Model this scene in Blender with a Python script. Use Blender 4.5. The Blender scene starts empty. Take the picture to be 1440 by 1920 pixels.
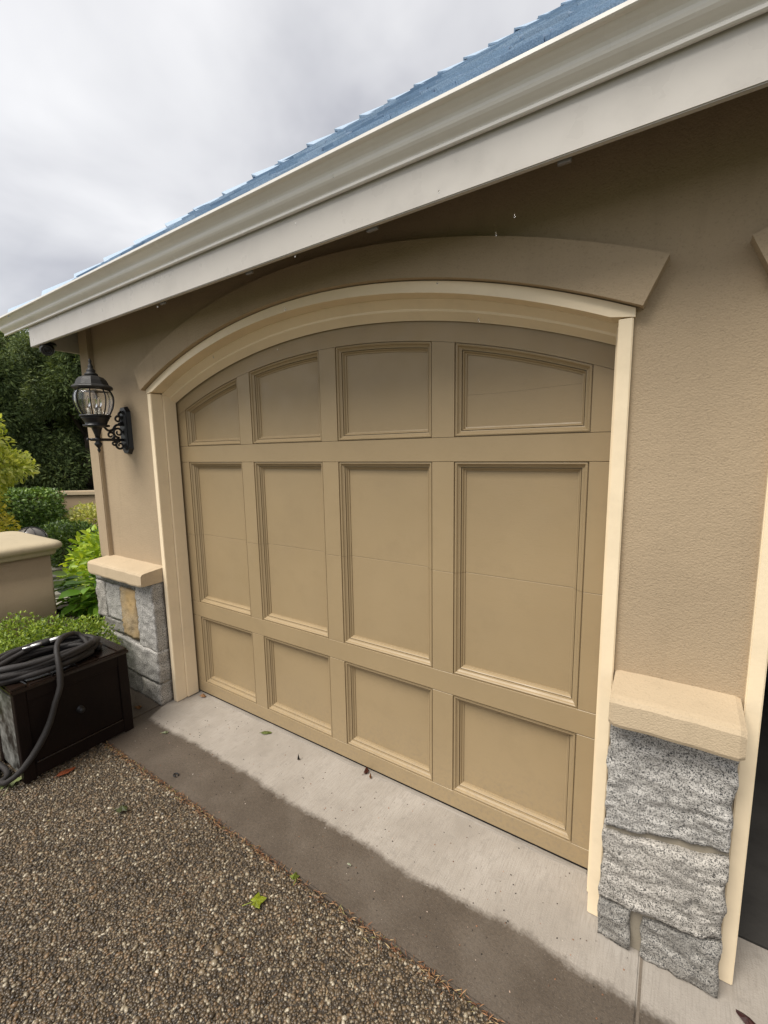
import bpy, bmesh, math, random
import numpy as np
from mathutils import Vector, Matrix, noise

random.seed(7)
RNG = np.random.default_rng(11)
S = bpy.context.scene
COL = S.collection

# ------------------------------------------------------------------ camera
CAM_POS = Vector((1.4953, -1.7701, 1.7302))
PITCH, YAW, ROLL = -0.1376, -0.5820, -0.0172
fw = Vector((math.sin(YAW)*math.cos(PITCH), math.cos(YAW)*math.cos(PITCH), math.sin(PITCH)))
rt = Vector((math.cos(YAW), -math.sin(YAW), 0)); up = rt.cross(fw)
r2 = rt*math.cos(ROLL) + up*math.sin(ROLL); u2 = -rt*math.sin(ROLL) + up*math.cos(ROLL)
cd = bpy.data.cameras.new('camera'); cam = bpy.data.objects.new('camera', cd); COL.objects.link(cam)
M = Matrix((r2, u2, -fw)).transposed().to_4x4(); M.translation = CAM_POS; cam.matrix_world = M
cd.sensor_fit = 'HORIZONTAL'; cd.sensor_width = 36.0; cd.lens = 822.58/1440*36
cd.clip_start = 0.05; cd.clip_end = 3000
S.camera = cam

# ------------------------------------------------------------------ sky and sun
SUN_EL, SUN_AZ = math.radians(56), math.radians(200)     # azimuth from +y, clockwise
W = bpy.data.worlds.new('World'); S.world = W; W.use_nodes = True
nt = W.node_tree; nt.nodes.clear(); L = nt.links.new
def wn(t, **k):
    n = nt.nodes.new(t)
    for a, b in k.items(): setattr(n, a, b)
    return n
sky = wn('ShaderNodeTexSky', sky_type='NISHITA', sun_disc=False, sun_elevation=SUN_EL, sun_rotation=SUN_AZ)
tc = wn('ShaderNodeTexCoord'); sep = wn('ShaderNodeSeparateXYZ'); L(tc.outputs['Generated'], sep.inputs[0])
mz = wn('ShaderNodeMath', operation='MAXIMUM'); L(sep.outputs[2], mz.inputs[0]); mz.inputs[1].default_value = 0.0
az_ = wn('ShaderNodeMath', operation='ADD'); L(mz.outputs[0], az_.inputs[0]); az_.inputs[1].default_value = 0.35
dx = wn('ShaderNodeMath', operation='DIVIDE'); L(sep.outputs[0], dx.inputs[0]); L(az_.outputs[0], dx.inputs[1])
dy = wn('ShaderNodeMath', operation='DIVIDE'); L(sep.outputs[1], dy.inputs[0]); L(az_.outputs[0], dy.inputs[1])
cmb = wn('ShaderNodeCombineXYZ'); L(dx.outputs[0], cmb.inputs[0]); L(dy.outputs[0], cmb.inputs[1])
n1 = wn('ShaderNodeTexNoise'); n1.inputs['Scale'].default_value = 1.9; n1.inputs['Detail'].default_value = 5; n1.inputs['Roughness'].default_value = 0.48
n1.inputs['Distortion'].default_value = 0.35
L(cmb.outputs[0], n1.inputs['Vector'])
rp = wn('ShaderNodeValToRGB'); L(n1.outputs['Fac'], rp.inputs[0])
rp.color_ramp.elements[0].position = 0.30; rp.color_ramp.elements[0].color = (1.8, 1.8, 1.92, 1)
rp.color_ramp.elements[1].position = 0.66; rp.color_ramp.elements[1].color = (3.6, 3.56, 3.55, 1)
mx = wn('ShaderNodeMix', data_type='RGBA'); mx.inputs[0].default_value = 0.93
L(sky.outputs[0], mx.inputs[6]); L(rp.outputs[0], mx.inputs[7])
bg = wn('ShaderNodeBackground'); bg.inputs[1].default_value = 0.10; L(mx.outputs[2], bg.inputs[0])
ow = wn('ShaderNodeOutputWorld'); L(bg.outputs[0], ow.inputs[0])

sd = bpy.data.lights.new('sun', 'SUN'); sd.energy = 1.5; sd.angle = math.radians(34); sd.color = (1.0, 0.95, 0.87)
sun = bpy.data.objects.new('sun', sd); COL.objects.link(sun)
sdir = Vector((math.sin(SUN_AZ)*math.cos(SUN_EL), math.cos(SUN_AZ)*math.cos(SUN_EL), math.sin(SUN_EL)))
sun.rotation_euler = sdir.to_track_quat('Z', 'Y').to_euler()

S.view_settings.view_transform = 'Standard'; S.view_settings.look = 'None'
S.view_settings.exposure = 1.5; S.view_settings.gamma = 1.0; S.view_settings.use_curve_mapping = False
S.render.engine = 'CYCLES'; S.cycles.max_bounces = 8

# ------------------------------------------------------------------ materials
def new_mat(name, col, rough=0.6, spec=0.5, metal=0.0):
    m = bpy.data.materials.new(name); m.use_nodes = True
    b = m.node_tree.nodes['Principled BSDF']
    b.inputs['Base Color'].default_value = (*col, 1); b.inputs['Roughness'].default_value = rough
    b.inputs['Specular IOR Level'].default_value = spec; b.inputs['Metallic'].default_value = metal
    return m
class NT:
    def __init__(s, m): s.m = m; s.t = m.node_tree; s.b = s.t.nodes['Principled BSDF']; s.tc = s.t.nodes.new('ShaderNodeTexCoord')
    def n(s, t, **k):
        x = s.t.nodes.new(t)
        for a, b in k.items(): setattr(x, a, b)
        return x
    def l(s, a, b): s.t.links.new(a, b)
    def noise(s, scale, detail=3, rough=0.5, vec=None, stretch=None, dist=0.0):
        x = s.n('ShaderNodeTexNoise'); x.inputs['Scale'].default_value = scale; x.inputs['Detail'].default_value = detail; x.inputs['Roughness'].default_value = rough
        x.inputs['Distortion'].default_value = dist
        v = vec or s.tc.outputs['Object']
        if stretch:
            mp = s.n('ShaderNodeMapping'); mp.inputs['Scale'].default_value = stretch; s.l(v, mp.inputs[0]); v = mp.outputs[0]
        s.l(v, x.inputs['Vector']); return x.outputs['Fac']
    def ramp(s, fac, stops):
        r = s.n('ShaderNodeValToRGB'); s.l(fac, r.inputs[0]); e = r.color_ramp.elements
        while len(e) < len(stops): e.new(0.5)
        for q, (p, c) in zip(e, stops):
            q.position = p; q.color = (*c, 1) if len(c) == 3 else c
        return r.outputs[0]
    def mix(s, fac, a, b, mode='MIX'):
        x = s.n('ShaderNodeMix', data_type='RGBA', blend_type=mode)
        for sock, v in ((x.inputs[0], fac), (x.inputs[6], a), (x.inputs[7], b)):
            if isinstance(v, (int, float)): sock.default_value = v
            elif isinstance(v, tuple): sock.default_value = (*v, 1)
            else: s.l(v, sock)
        return x.outputs[2]
    def math(s, op, a, b=None):
        x = s.n('ShaderNodeMath', operation=op)
        for i, v in enumerate((a, b)):
            if v is None: continue
            if isinstance(v, (int, float)): x.inputs[i].default_value = v
            else: s.l(v, x.inputs[i])
        return x.outputs[0]
    def bump(s, h, strength=0.3, dist=0.003, prev=None):
        x = s.n('ShaderNodeBump'); x.inputs['Strength'].default_value = strength; x.inputs['Distance'].default_value = dist
        s.l(h, x.inputs['Height'])
        if prev is not None: s.l(prev, x.inputs['Normal'])
        s.l(x.outputs[0], s.b.inputs['Normal']); return x.outputs[0]
    def col(s, v): s.l(v, s.b.inputs['Base Color'])
    def rough(s, v): s.l(v, s.b.inputs['Roughness'])
def scale_c(c, k): return tuple(min(1, x*k) for x in c)

def painted(name, c, rough=0.45, var=0.05, bump=0.12, bscale=60, dirt=0.0, stretch=None):
    m = new_mat(name, c, rough, 0.4); t = NT(m)
    a = t.noise(2.2, 4); colr = t.ramp(a, [(0.25, scale_c(c, 1-var)), (0.75, scale_c(c, 1+var))])
    if dirt:
        d = t.ramp(t.noise(7, 6, 0.65), [(0.50, (0, 0, 0)), (0.78, (1, 1, 1))])
        colr = t.mix(t.math('MULTIPLY', d, dirt), colr, scale_c(c, 0.45))
    t.col(colr); t.bump(t.noise(bscale, 3, 0.6, stretch=stretch), bump, 0.004)
    t.rough(t.ramp(t.noise(11, 3), [(0.3, (rough-.08,)*3), (0.7, (rough+.10,)*3)]))
    return m
DOORC = (0.335, 0.248, 0.139)
M_DOOR = painted('door paint', DOORC, 0.40, 0.05, 0.10, 40, 0.13, (1, 1, 6))
d_ = NT(M_DOOR); src = d_.b.inputs['Base Color'].links[0].from_socket
z_ = d_.n('ShaderNodeSeparateXYZ'); d_.l(d_.tc.outputs['Object'], z_.inputs[0])
splash = d_.math('MULTIPLY', d_.ramp(d_.noise(55, 5, .7), [(.46, (0, 0, 0)), (.66, (.55,)*3)]), d_.ramp(d_.math('ADD', z_.outputs[2], d_.math('MULTIPLY', d_.noise(6, 3), .35)), [(.22, (1, 1, 1)), (.55, (0, 0, 0))]))
d_.col(d_.mix(splash, src, (0.24, 0.19, 0.13)))
M_TRIM = painted('cream trim paint', (0.82, 0.68, 0.475), 0.45, 0.04, 0.2, 35, 0.18)
M_EAVE = painted('taupe eave paint', (0.50, 0.47, 0.43), 0.32, 0.05, 0.04, 14, 0.22, (0.4, 1, 1))
M_GUT = painted('gutter enamel', (0.76, 0.73, 0.68), 0.18, 0.04, 0.03, 10, 0.15, (0.3, 1, 1))
M_SOFF = painted('soffit paint', (0.20, 0.185, 0.18), 0.6, 0.05, 0.06, 40, 0.1)  # grey of the lens haze under the eave put into this colour
def stucco(name, c, k=1.0):
    m = new_mat(name, c, 0.85, 0.25); t = NT(m)
    a = t.noise(1.7, 5, 0.55); colr = t.ramp(a, [(0.25, scale_c(c, 0.90)), (0.75, scale_c(c, 1.08))])
    f = t.noise(170, 2, 0.5); colr = t.mix(t.ramp(f, [(0.28, (0.55,)*3), (0.42, (0, 0, 0))]), colr, scale_c(c, 0.72))
    st = t.ramp(t.noise(5, 5, 0.6, stretch=(2.2, 2.2, .22)), [(0.56, (0, 0, 0)), (0.80, (0.28,)*3)]); colr = t.mix(st, colr, scale_c(c, 0.6))
    t.col(colr)
    b = t.bump(t.noise(165, 3, 0.55, stretch=(1, 1, 1.2)), 0.55*k, 0.0045)
    t.bump(t.noise(14, 3), 0.2, 0.01, b)
    return m
STC = (0.385, 0.296, 0.195)
M_STUC = stucco('tan stucco', STC)
M_SILL = stucco('sill stucco', (0.50, 0.395, 0.265), 0.8)
M_CAP = stucco('cap stucco', (0.46, 0.385, 0.26), 0.5)
M_GWALL = stucco('garden wall stucco', (0.42, 0.31, 0.20), 0.6)

def granite(name, base, dark, tint=None):
    m = new_mat(name, base, 0.75, 0.35); t = NT(m)
    v = t.n('ShaderNodeTexVoronoi'); v.inputs['Scale'].default_value = 380; t.l(t.tc.outputs['Object'], v.inputs['Vector'])
    g = t.n('ShaderNodeSeparateColor'); t.l(v.outputs['Color'], g.inputs[0])
    sp = t.ramp(g.outputs[0], [(0.13, dark), (0.25, scale_c(base, 0.55)), (0.50, base), (0.92, scale_c(base, 1.45))])
    big = t.noise(9, 5, 0.6); sp = t.mix(t.ramp(big, [(0.33, (0.4,)*3), (0.52, (0, 0, 0))]), sp, scale_c(base, .5))
    if tint: sp = t.mix(t.ramp(t.noise(6, 4), [(0.35, (0.2,)*3), (0.65, (0.9,)*3)]), sp, tint)
    t.col(sp)
    b = t.bump(t.noise(70, 5, 0.6, stretch=(0.6, 1, 1.8)), 0.5, 0.006)
    t.bump(g.outputs[1], 0.25, 0.002, b)
    return m
M_GRAN = granite('grey granite', (0.39, 0.372, 0.342), (0.045, 0.045, 0.046))
M_GRAN2 = granite('dark granite', (0.25, 0.236, 0.212), (0.04, 0.04, 0.04))
M_GRAN3 = granite('warm granite', (0.375, 0.35, 0.312), (0.05, 0.048, 0.044))
M_TAN = granite('tan stone', (0.36, 0.29, 0.20), (0.10, 0.075, 0.05), (0.40, 0.27, 0.12))
M_MORT = stucco('mortar', (0.27, 0.235, 0.18), 0.7)

def concrete():
    m = new_mat('apron concrete', (0.5, 0.46, 0.4), 0.8, 0.4); t = NT(m)
    sx = t.n('ShaderNodeSeparateXYZ'); t.l(t.tc.outputs['Object'], sx.inputs[0])
    # rain-wet front edge: a wavy stain with its own outline
    w1 = t.noise(2.1, 2, 0.5, stretch=(1, 0.3, 1)); w2 = t.noise(13, 4, 0.6, stretch=(1, 0.6, 1)); w3 = t.noise(90, 2, 0.5)
    e = t.math('ADD', sx.outputs[1], t.math('MULTIPLY', t.math('SUBTRACT', w1, 0.5), 0.08))
    e = t.math('ADD', e, t.math('MULTIPLY', t.math('SUBTRACT', w2, 0.5), 0.06))
    e = t.math('ADD', e, t.math('MULTIPLY', t.math('SUBTRACT', w3, 0.5), 0.03))
    # the wet reaches the wall at the far left end
    xr = t.ramp(t.math('MULTIPLY', t.math('ADD', sx.outputs[0], 2.2), 0.4), [(0.30, (0.30,)*3), (0.355, (0, 0, 0))])
    e = t.math('SUBTRACT', e, xr)
    wet = t.ramp(t.math('MULTIPLY', t.math('ADD', e, 0.75), 1.0), [(0.352, (1, 1, 1)), (0.385, (0, 0, 0))])
    dry = t.ramp(t.noise(3.0, 6, 0.6), [(0.25, (0.27, 0.238, 0.20)), (0.5, (0.345, 0.308, 0.265)), (0.8, (0.44, 0.40, 0.355))])
    dry = t.mix(t.ramp(t.noise(210, 3, 0.6, stretch=(1, .06, 1)), [(0.36, (0.55,)*3), (0.52, (0, 0, 0))]), dry, (0.27, 0.24, 0.205))
    dry = t.mix(t.ramp(t.noise(16, 6, 0.7), [(0.32, (0.5,)*3), (0.46, (0, 0, 0))]), dry, (0.25, 0.225, 0.195))
    dry = t.mix(t.ramp(t.noise(150, 2), [(0.68, (0, 0, 0)), (0.74, (0.7,)*3)]), dry, (0.2, 0.18, 0.16))
    wc = t.ramp(t.noise(5, 6, 0.65), [(0.25, (0.078, 0.061, 0.046)), (0.75, (0.132, 0.106, 0.082))])
    wc = t.mix(t.ramp(t.noise(230, 2), [(0.66, (0, 0, 0)), (0.74, (0.8,)*3)]), wc, (0.30, 0.27, 0.23))
    wc = t.mix(t.ramp(t.noise(95, 4, .7), [(.36, (.55,)*3), (.55, (0, 0, 0))]), wc, (.055, .045, .037))
    wc = t.mix(t.ramp(t.noise(2.4, 4, .6), [(.5, (0, 0, 0)), (.72, (.45,)*3)]), wc, (.17, .145, .12))
    t.col(t.mix(wet, dry, wc))
    t.rough(t.mix(wet, (0.85,)*3, (0.42,)*3))
    b = t.bump(t.noise(120, 3, 0.6, stretch=(1, .1, 1)), 0.30, 0.003)
    t.bump(t.noise(150, 4, .7), 0.6, 0.004, b)
    return m
M_CONC = concrete()
M_CONC2 = painted('garage slab', (0.42, 0.385, 0.34), 0.75, 0.15, 0.3, 90, 0.35)
M_MATRIX = painted('driveway matrix', (0.062, 0.049, 0.035), 0.5, 0.2, 0.8, 150)
_g = NT(M_MATRIX); _v = _g.n('ShaderNodeTexVoronoi'); _v.inputs['Scale'].default_value = 95; _g.l(_g.tc.outputs['Object'], _v.inputs['Vector'])
_c = _g.n('ShaderNodeSeparateColor'); _g.l(_v.outputs['Color'], _c.inputs[0])
_pc = _g.ramp(_c.outputs[0], [(0.0, (0.040, 0.030, 0.021)), (0.5, (0.135, 0.10, 0.064)), (0.85, (0.21, 0.15, 0.085)), (1.0, (0.42, 0.37, 0.27))])
_g.col(_g.mix(_g.ramp(_v.outputs['Distance'], [(.35, (0, 0, 0)), (.6, (1, 1, 1))]), _pc, (0.045, 0.036, 0.027)))
_g.bump(_g.math('SUBTRACT', 1.0, _v.outputs['Distance']), 0.8, 0.006)
def pebbles():
    m = new_mat('pebbles', (0.2, 0.17, 0.13), 0.32, 0.5); t = NT(m)
    g = t.n('ShaderNodeNewGeometry')
    c = t.ramp(g.outputs['Random Per Island'], [(0.0, (0.040, 0.032, 0.024)), (0.25, (0.085, 0.066, 0.046)), (0.50, (0.140, 0.108, 0.073)), (0.72, (0.19, 0.148, 0.10)),
              (0.85, (0.23, 0.155, 0.09)), (0.91, (0.32, 0.28, 0.21)), (0.97, (0.44, 0.40, 0.32)), (1.0, (0.64, 0.60, 0.51))])
    c = t.mix(t.ramp(t.noise(1.6, 4, .6), [(.35, (.45,)*3), (.65, (0, 0, 0))]), c, t.mix(1.0, c, (.55, .52, .48), 'MULTIPLY'))
    c = t.mix(1.0, c, (1.0, .945, .85), 'MULTIPLY')
    t.col(t.mix(t.ramp(t.noise(300, 2), [(0.4, (0.35,)*3), (0.6, (0, 0, 0))]), c, (0.05, 0.042, 0.033)))
    return m
M_PEB = pebbles()
def leafmat(name, stops, trans=0.35, rough=0.4):
    m = new_mat(name, (0.08, 0.14, 0.03), rough, 0.4); t = NT(m)
    g = t.n('ShaderNodeNewGeometry'); c = t.ramp(g.outputs['Random Per Island'], stops); t.col(c)
    tr = t.n('ShaderNodeBsdfTranslucent'); t.l(t.mix(1.0, c, (1.25, 1.2, 0.5), 'MULTIPLY'), tr.inputs[0])
    ms = t.n('ShaderNodeMixShader'); ms.inputs[0].default_value = trans
    o = t.t.nodes['Material Output']; t.l(t.b.outputs[0], ms.inputs[1]); t.l(tr.outputs[0], ms.inputs[2]); t.l(ms.outputs[0], o.inputs[0])
    return m
ML_DARK = leafmat('conifer foliage', [(0, (0.035, 0.052, 0.02)), (0.6, (0.09, 0.125, 0.045)), (1, (0.20, 0.25, 0.09))], 0.15, 0.75)
ML_DARK.node_tree.nodes['Principled BSDF'].inputs['Specular IOR Level'].default_value = 0.15
ML_DARK2 = leafmat('pale conifer foliage', [(0, (0.07, 0.10, 0.045)), (0.6, (0.17, 0.22, 0.09)), (1, (0.30, 0.35, 0.15))], 0.2, 0.75)
ML_BOX = leafmat('boxwood foliage', [(0, (0.06, 0.10, 0.012)), (0.5, (0.20, 0.30, 0.035)), (1, (0.42, 0.52, 0.09))], 0.3, 0.35)
ML_CLIP = leafmat('clipped shrub foliage', [(0, (0.03, 0.055, 0.014)), (0.6, (0.085, 0.145, 0.035)), (1, (0.20, 0.29, 0.07))], 0.25)
ML_LIME = leafmat('lime foliage', [(0, (0.150, 0.255, 0.022)), (0.5, (0.315, 0.450, 0.038)), (1, (0.540, 0.630, 0.075))], 0.4)
ML_MAPLE = leafmat('maple foliage', [(0, (0.24, 0.30, 0.045)), (0.5, (0.50, 0.54, 0.11)), (1, (0.74, 0.74, 0.28))], 0.5)
ML_YEL = leafmat('yellow foliage', [(0, (0.22, 0.25, 0.03)), (0.5, (0.52, 0.48, 0.06)), (1, (0.72, 0.58, 0.08))], 0.4)
ML_PALE = leafmat('pale yellow foliage', [(0, (0.312, 0.350, 0.100)), (1, (0.688, 0.663, 0.275))], 0.4)
ML_HOSTA = leafmat('broad leaf foliage', [(0, (0.056, 0.136, 0.016)), (0.6, (0.160, 0.320, 0.032)), (1, (0.352, 0.528, 0.064))], 0.4, 0.3)
M_BARK = painted('bark', (0.06, 0.045, 0.032), 0.9, 0.3, 0.8, 40)
M_SOIL = painted('soil', (0.035, 0.026, 0.018), 0.9, 0.35, 0.8, 30)
M_LAWN = painted('lawn ground', (0.05, 0.075, 0.02), 0.9, 0.4, 0.8, 30)
M_FLAG = painted('flagstone', (0.30, 0.28, 0.23), 0.5, 0.2, 0.3, 25)
M_BLACK = painted('black cast metal', (0.012, 0.012, 0.013), 0.38, 0.2, 0.25, 60)
M_LCAP = painted('weathered lantern cap', (0.030, 0.029, 0.028), 0.45, 0.25, 0.3, 40)
M_WOOD = painted('dark stained wood', (0.0095, 0.0055, 0.0042), 0.5, 0.35, 0.3, 20, 0.0, (1, 8, 1))
M_WOOD2 = painted('worn wet wood', (0.014, 0.0085, 0.006), 0.16, 0.4, 0.3, 20, 0.0, (1, 8, 1))
for _m in (M_WOOD,): _m.node_tree.nodes['Principled BSDF'].inputs['Specular IOR Level'].default_value = 0.12
M_HOSE = painted('hose sleeve', (0.022, 0.019, 0.018), 0.6, 0.2, 0.7, 160)
M_STEEL = new_mat('worn steel', (0.55, 0.54, 0.52), 0.32, 0.5, 1.0)
M_CANDLE = new_mat('candle sleeve', (0.75, 0.70, 0.58), 0.5)
M_DARK = new_mat('dark interior', (0.035, 0.031, 0.028), 0.9, 0.1)  # darkness of the deep bay put into the wall and ceiling colour
M_RUBBER = new_mat('black rubber', (0.015, 0.014, 0.013), 0.7, 0.3)
def glassmat(name, rough=0.02, col=(1, 1, 1), ior=1.45):
    m = new_mat(name, col, rough); b = m.node_tree.nodes['Principled BSDF']
    b.inputs['Transmission Weight'].default_value = 1.0; b.inputs['IOR'].default_value = ior; return m
M_GLASS = glassmat('seeded clear glass', 0.10); _t = NT(M_GLASS); _t.bump(_t.noise(25, 2), 0.25, 0.004)
M_WATER = glassmat('rain water', 0.0, (1, 1, 1), 1.33)
def shingle():  # blue of the lens flare is put into the shingle colours
    m = new_mat('flare tinted asphalt shingle', (0.12, 0.21, 0.35), 0.5, 0.5); t = NT(m)
    g = t.n('ShaderNodeNewGeometry')
    c = t.ramp(g.outputs['Random Per Island'], [(0, (0.20, 0.285, 0.40)), (0.5, (0.36, 0.47, 0.60)), (1, (0.54, 0.63, 0.73))])
    t.col(t.mix(t.ramp(t.noise(220, 3), [(0.35, (0.6,)*3), (0.6, (0, 0, 0))]), c, (0.17, 0.25, 0.36)))
    t.bump(t.noise(260, 2), 0.5, 0.003); return m
M_SHIN = shingle()

# ------------------------------------------------------------------ helpers
def link(o, parent=None):
    COL.objects.link(o)
    if parent is not None: o.parent = parent
    return o
def tag(o, label=None, cat=None, group=None, kind=None):
    for k, v in (('label', label), ('category', cat), ('group', group), ('kind', kind)):
        if v: o[k] = v
    return o
def empty(name, loc=(0, 0, 0)):
    o = bpy.data.objects.new(name, None); o.location = loc; o.empty_display_size = 0.1; return link(o)
def pm(name, v, f, mat, parent=None, smooth=False, fix=True):
    me = bpy.data.meshes.new(name); me.from_pydata([tuple(x) for x in v], [], f); me.materials.append(mat)
    if fix:
        bm = bmesh.new(); bm.from_mesh(me); bmesh.ops.recalc_face_normals(bm, faces=bm.faces); bm.to_mesh(me); bm.free()
    if smooth: me.shade_smooth()
    o = bpy.data.objects.new(name, me)
    link(o, parent)
    if parent is not None and parent.type == 'EMPTY': o.matrix_parent_inverse = Matrix.Translation(parent.location).inverted()
    elif parent is not None and parent.parent is not None and parent.parent.type == 'EMPTY': pass
    return o
def npmesh(name, verts, faces, mat, parent=None, smooth=False):
    """verts (N,3), faces (F,k) arrays, one mesh"""
    me = bpy.data.meshes.new(name); nf, k = faces.shape
    me.vertices.add(len(verts)); me.vertices.foreach_set('co', np.ascontiguousarray(verts, np.float32).ravel())
    me.loops.add(nf*k); me.loops.foreach_set('vertex_index', np.ascontiguousarray(faces, np.int32).ravel())
    me.polygons.add(nf); me.polygons.foreach_set('loop_start', np.arange(0, nf*k, k, dtype=np.int32))
    me.polygons.foreach_set('loop_total', np.full(nf, k, np.int32))
    me.update(calc_edges=True); me.materials.append(mat)
    if smooth: me.shade_smooth()
    o = bpy.data.objects.new(name, me); link(o, parent)
    if parent is not None and parent.type == 'EMPTY': o.matrix_parent_inverse = Matrix.Translation(parent.location).inverted()
    return o
def bm_obj(name, bm, mat, parent=None, smooth=False):
    bmesh.ops.recalc_face_normals(bm, faces=bm.faces)
    me = bpy.data.meshes.new(name); bm.to_mesh(me); bm.free(); me.materials.append(mat)
    if smooth: me.shade_smooth()
    o = bpy.data.objects.new(name, me); link(o, parent)
    if parent is not None and parent.type == 'EMPTY': o.matrix_parent_inverse = Matrix.Translation(parent.location).inverted()
    return o
def bm_box(bm, x0, x1, y0, y1, z0, z1):
    vs = [bm.verts.new(p) for p in ((x0,y0,z0),(x1,y0,z0),(x1,y1,z0),(x0,y1,z0),(x0,y0,z1),(x1,y0,z1),(x1,y1,z1),(x0,y1,z1))]
    for q in ((0,3,2,1),(4,5,6,7),(0,1,5,4),(1,2,6,5),(2,3,7,6),(3,0,4,7)): bm.faces.new([vs[i] for i in q])
    return vs
def box(name, x0, x1, y0, y1, z0, z1, mat, parent=None, bev=0.0, seg=1, smooth=False):
    bm = bmesh.new(); bm_box(bm, x0, x1, y0, y1, z0, z1)
    if bev: bmesh.ops.bevel(bm, geom=list(bm.edges), offset=bev, segments=seg, affect='EDGES')
    return bm_obj(name, bm, mat, parent, smooth)
def band(name, xs, lo, hi, y0, y1, mat, parent=None):
    """solid between curves lo(x) and hi(x), from depth y0 to y1"""
    v, f = [], []; n = len(xs)
    for x in xs: v += [(x, y0, lo(x)), (x, y0, hi(x)), (x, y1, hi(x)), (x, y1, lo(x))]
    for i in range(n-1):
        a, b = 4*i, 4*i+4
        for k in range(4): f.append((a+k, b+k, b+(k+1) % 4, a+(k+1) % 4))
    f += [(0, 1, 2, 3), tuple(4*(n-1)+k for k in (3, 2, 1, 0))]
    return pm(name, v, f, mat, parent)
def lin(a, b, n): return [a+(b-a)*i/(n-1) for i in range(n)]
def lathe(name, prof, mat, parent=None, seg=24, loc=(0, 0, 0), smooth=True, rot0=0.0):
    v, f = [], []; n = len(prof)
    for i in range(seg):
        a = rot0+2*math.pi*i/seg
        for r, z in prof: v.append((loc[0]+r*math.cos(a), loc[1]+r*math.sin(a), loc[2]+z))
    for i in range(seg):
        j = (i+1) % seg
        for k in range(n-1): f.append((i*n+k, j*n+k, j*n+k+1, i*n+k+1))
    f.append(tuple(i*n for i in range(seg))); f.append(tuple(i*n+n-1 for i in range(seg)))
    return pm(name, v, f, mat, parent, smooth)
def bm_tube(bm, pts, rad, seg=8):
    pts = [Vector(p) for p in pts]; n = len(pts)
    rad = rad if isinstance(rad, (list, tuple)) else [rad]*n
    rings = []; prev = None
    for i, p in enumerate(pts):
        t = (pts[min(i+1, n-1)]-pts[max(i-1, 0)]).normalized()
        if prev is None: nrm = t.orthogonal().normalized()
        else:
            nrm = (prev-t*prev.dot(t))
            nrm = nrm.normalized() if nrm.length > 1e-6 else t.orthogonal().normalized()
        prev = nrm; bn = t.cross(nrm)
        rings.append([bm.verts.new(p+(nrm*math.cos(2*math.pi*k/seg)+bn*math.sin(2*math.pi*k/seg))*rad[i]) for k in range(seg)])
    for a, b in zip(rings, rings[1:]):
        for k in range(seg): bm.faces.new((a[k], a[(k+1) % seg], b[(k+1) % seg], b[k]))
    bm.faces.new(rings[0][::-1]); bm.faces.new(rings[-1])
def tube(name, pts, rad, mat, parent=None, seg=8):
    bm = bmesh.new(); bm_tube(bm, pts, rad, seg); return bm_obj(name, bm, mat, parent, True)
def catmull(P, k=8):
    P = [Vector(p) for p in P]; P = [P[0]*2-P[1]]+P+[P[-1]*2-P[-2]]; out = []
    for i in range(1, len(P)-2):
        for s in range(k):
            t = s/k; a, b, c, d = P[i-1:i+3]
            out.append(0.5*((2*b)+(-a+c)*t+(2*a-5*b+4*c-d)*t*t+(-a+3*b-3*c+d)*t**3))
    out.append(P[-2]); return out
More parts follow.
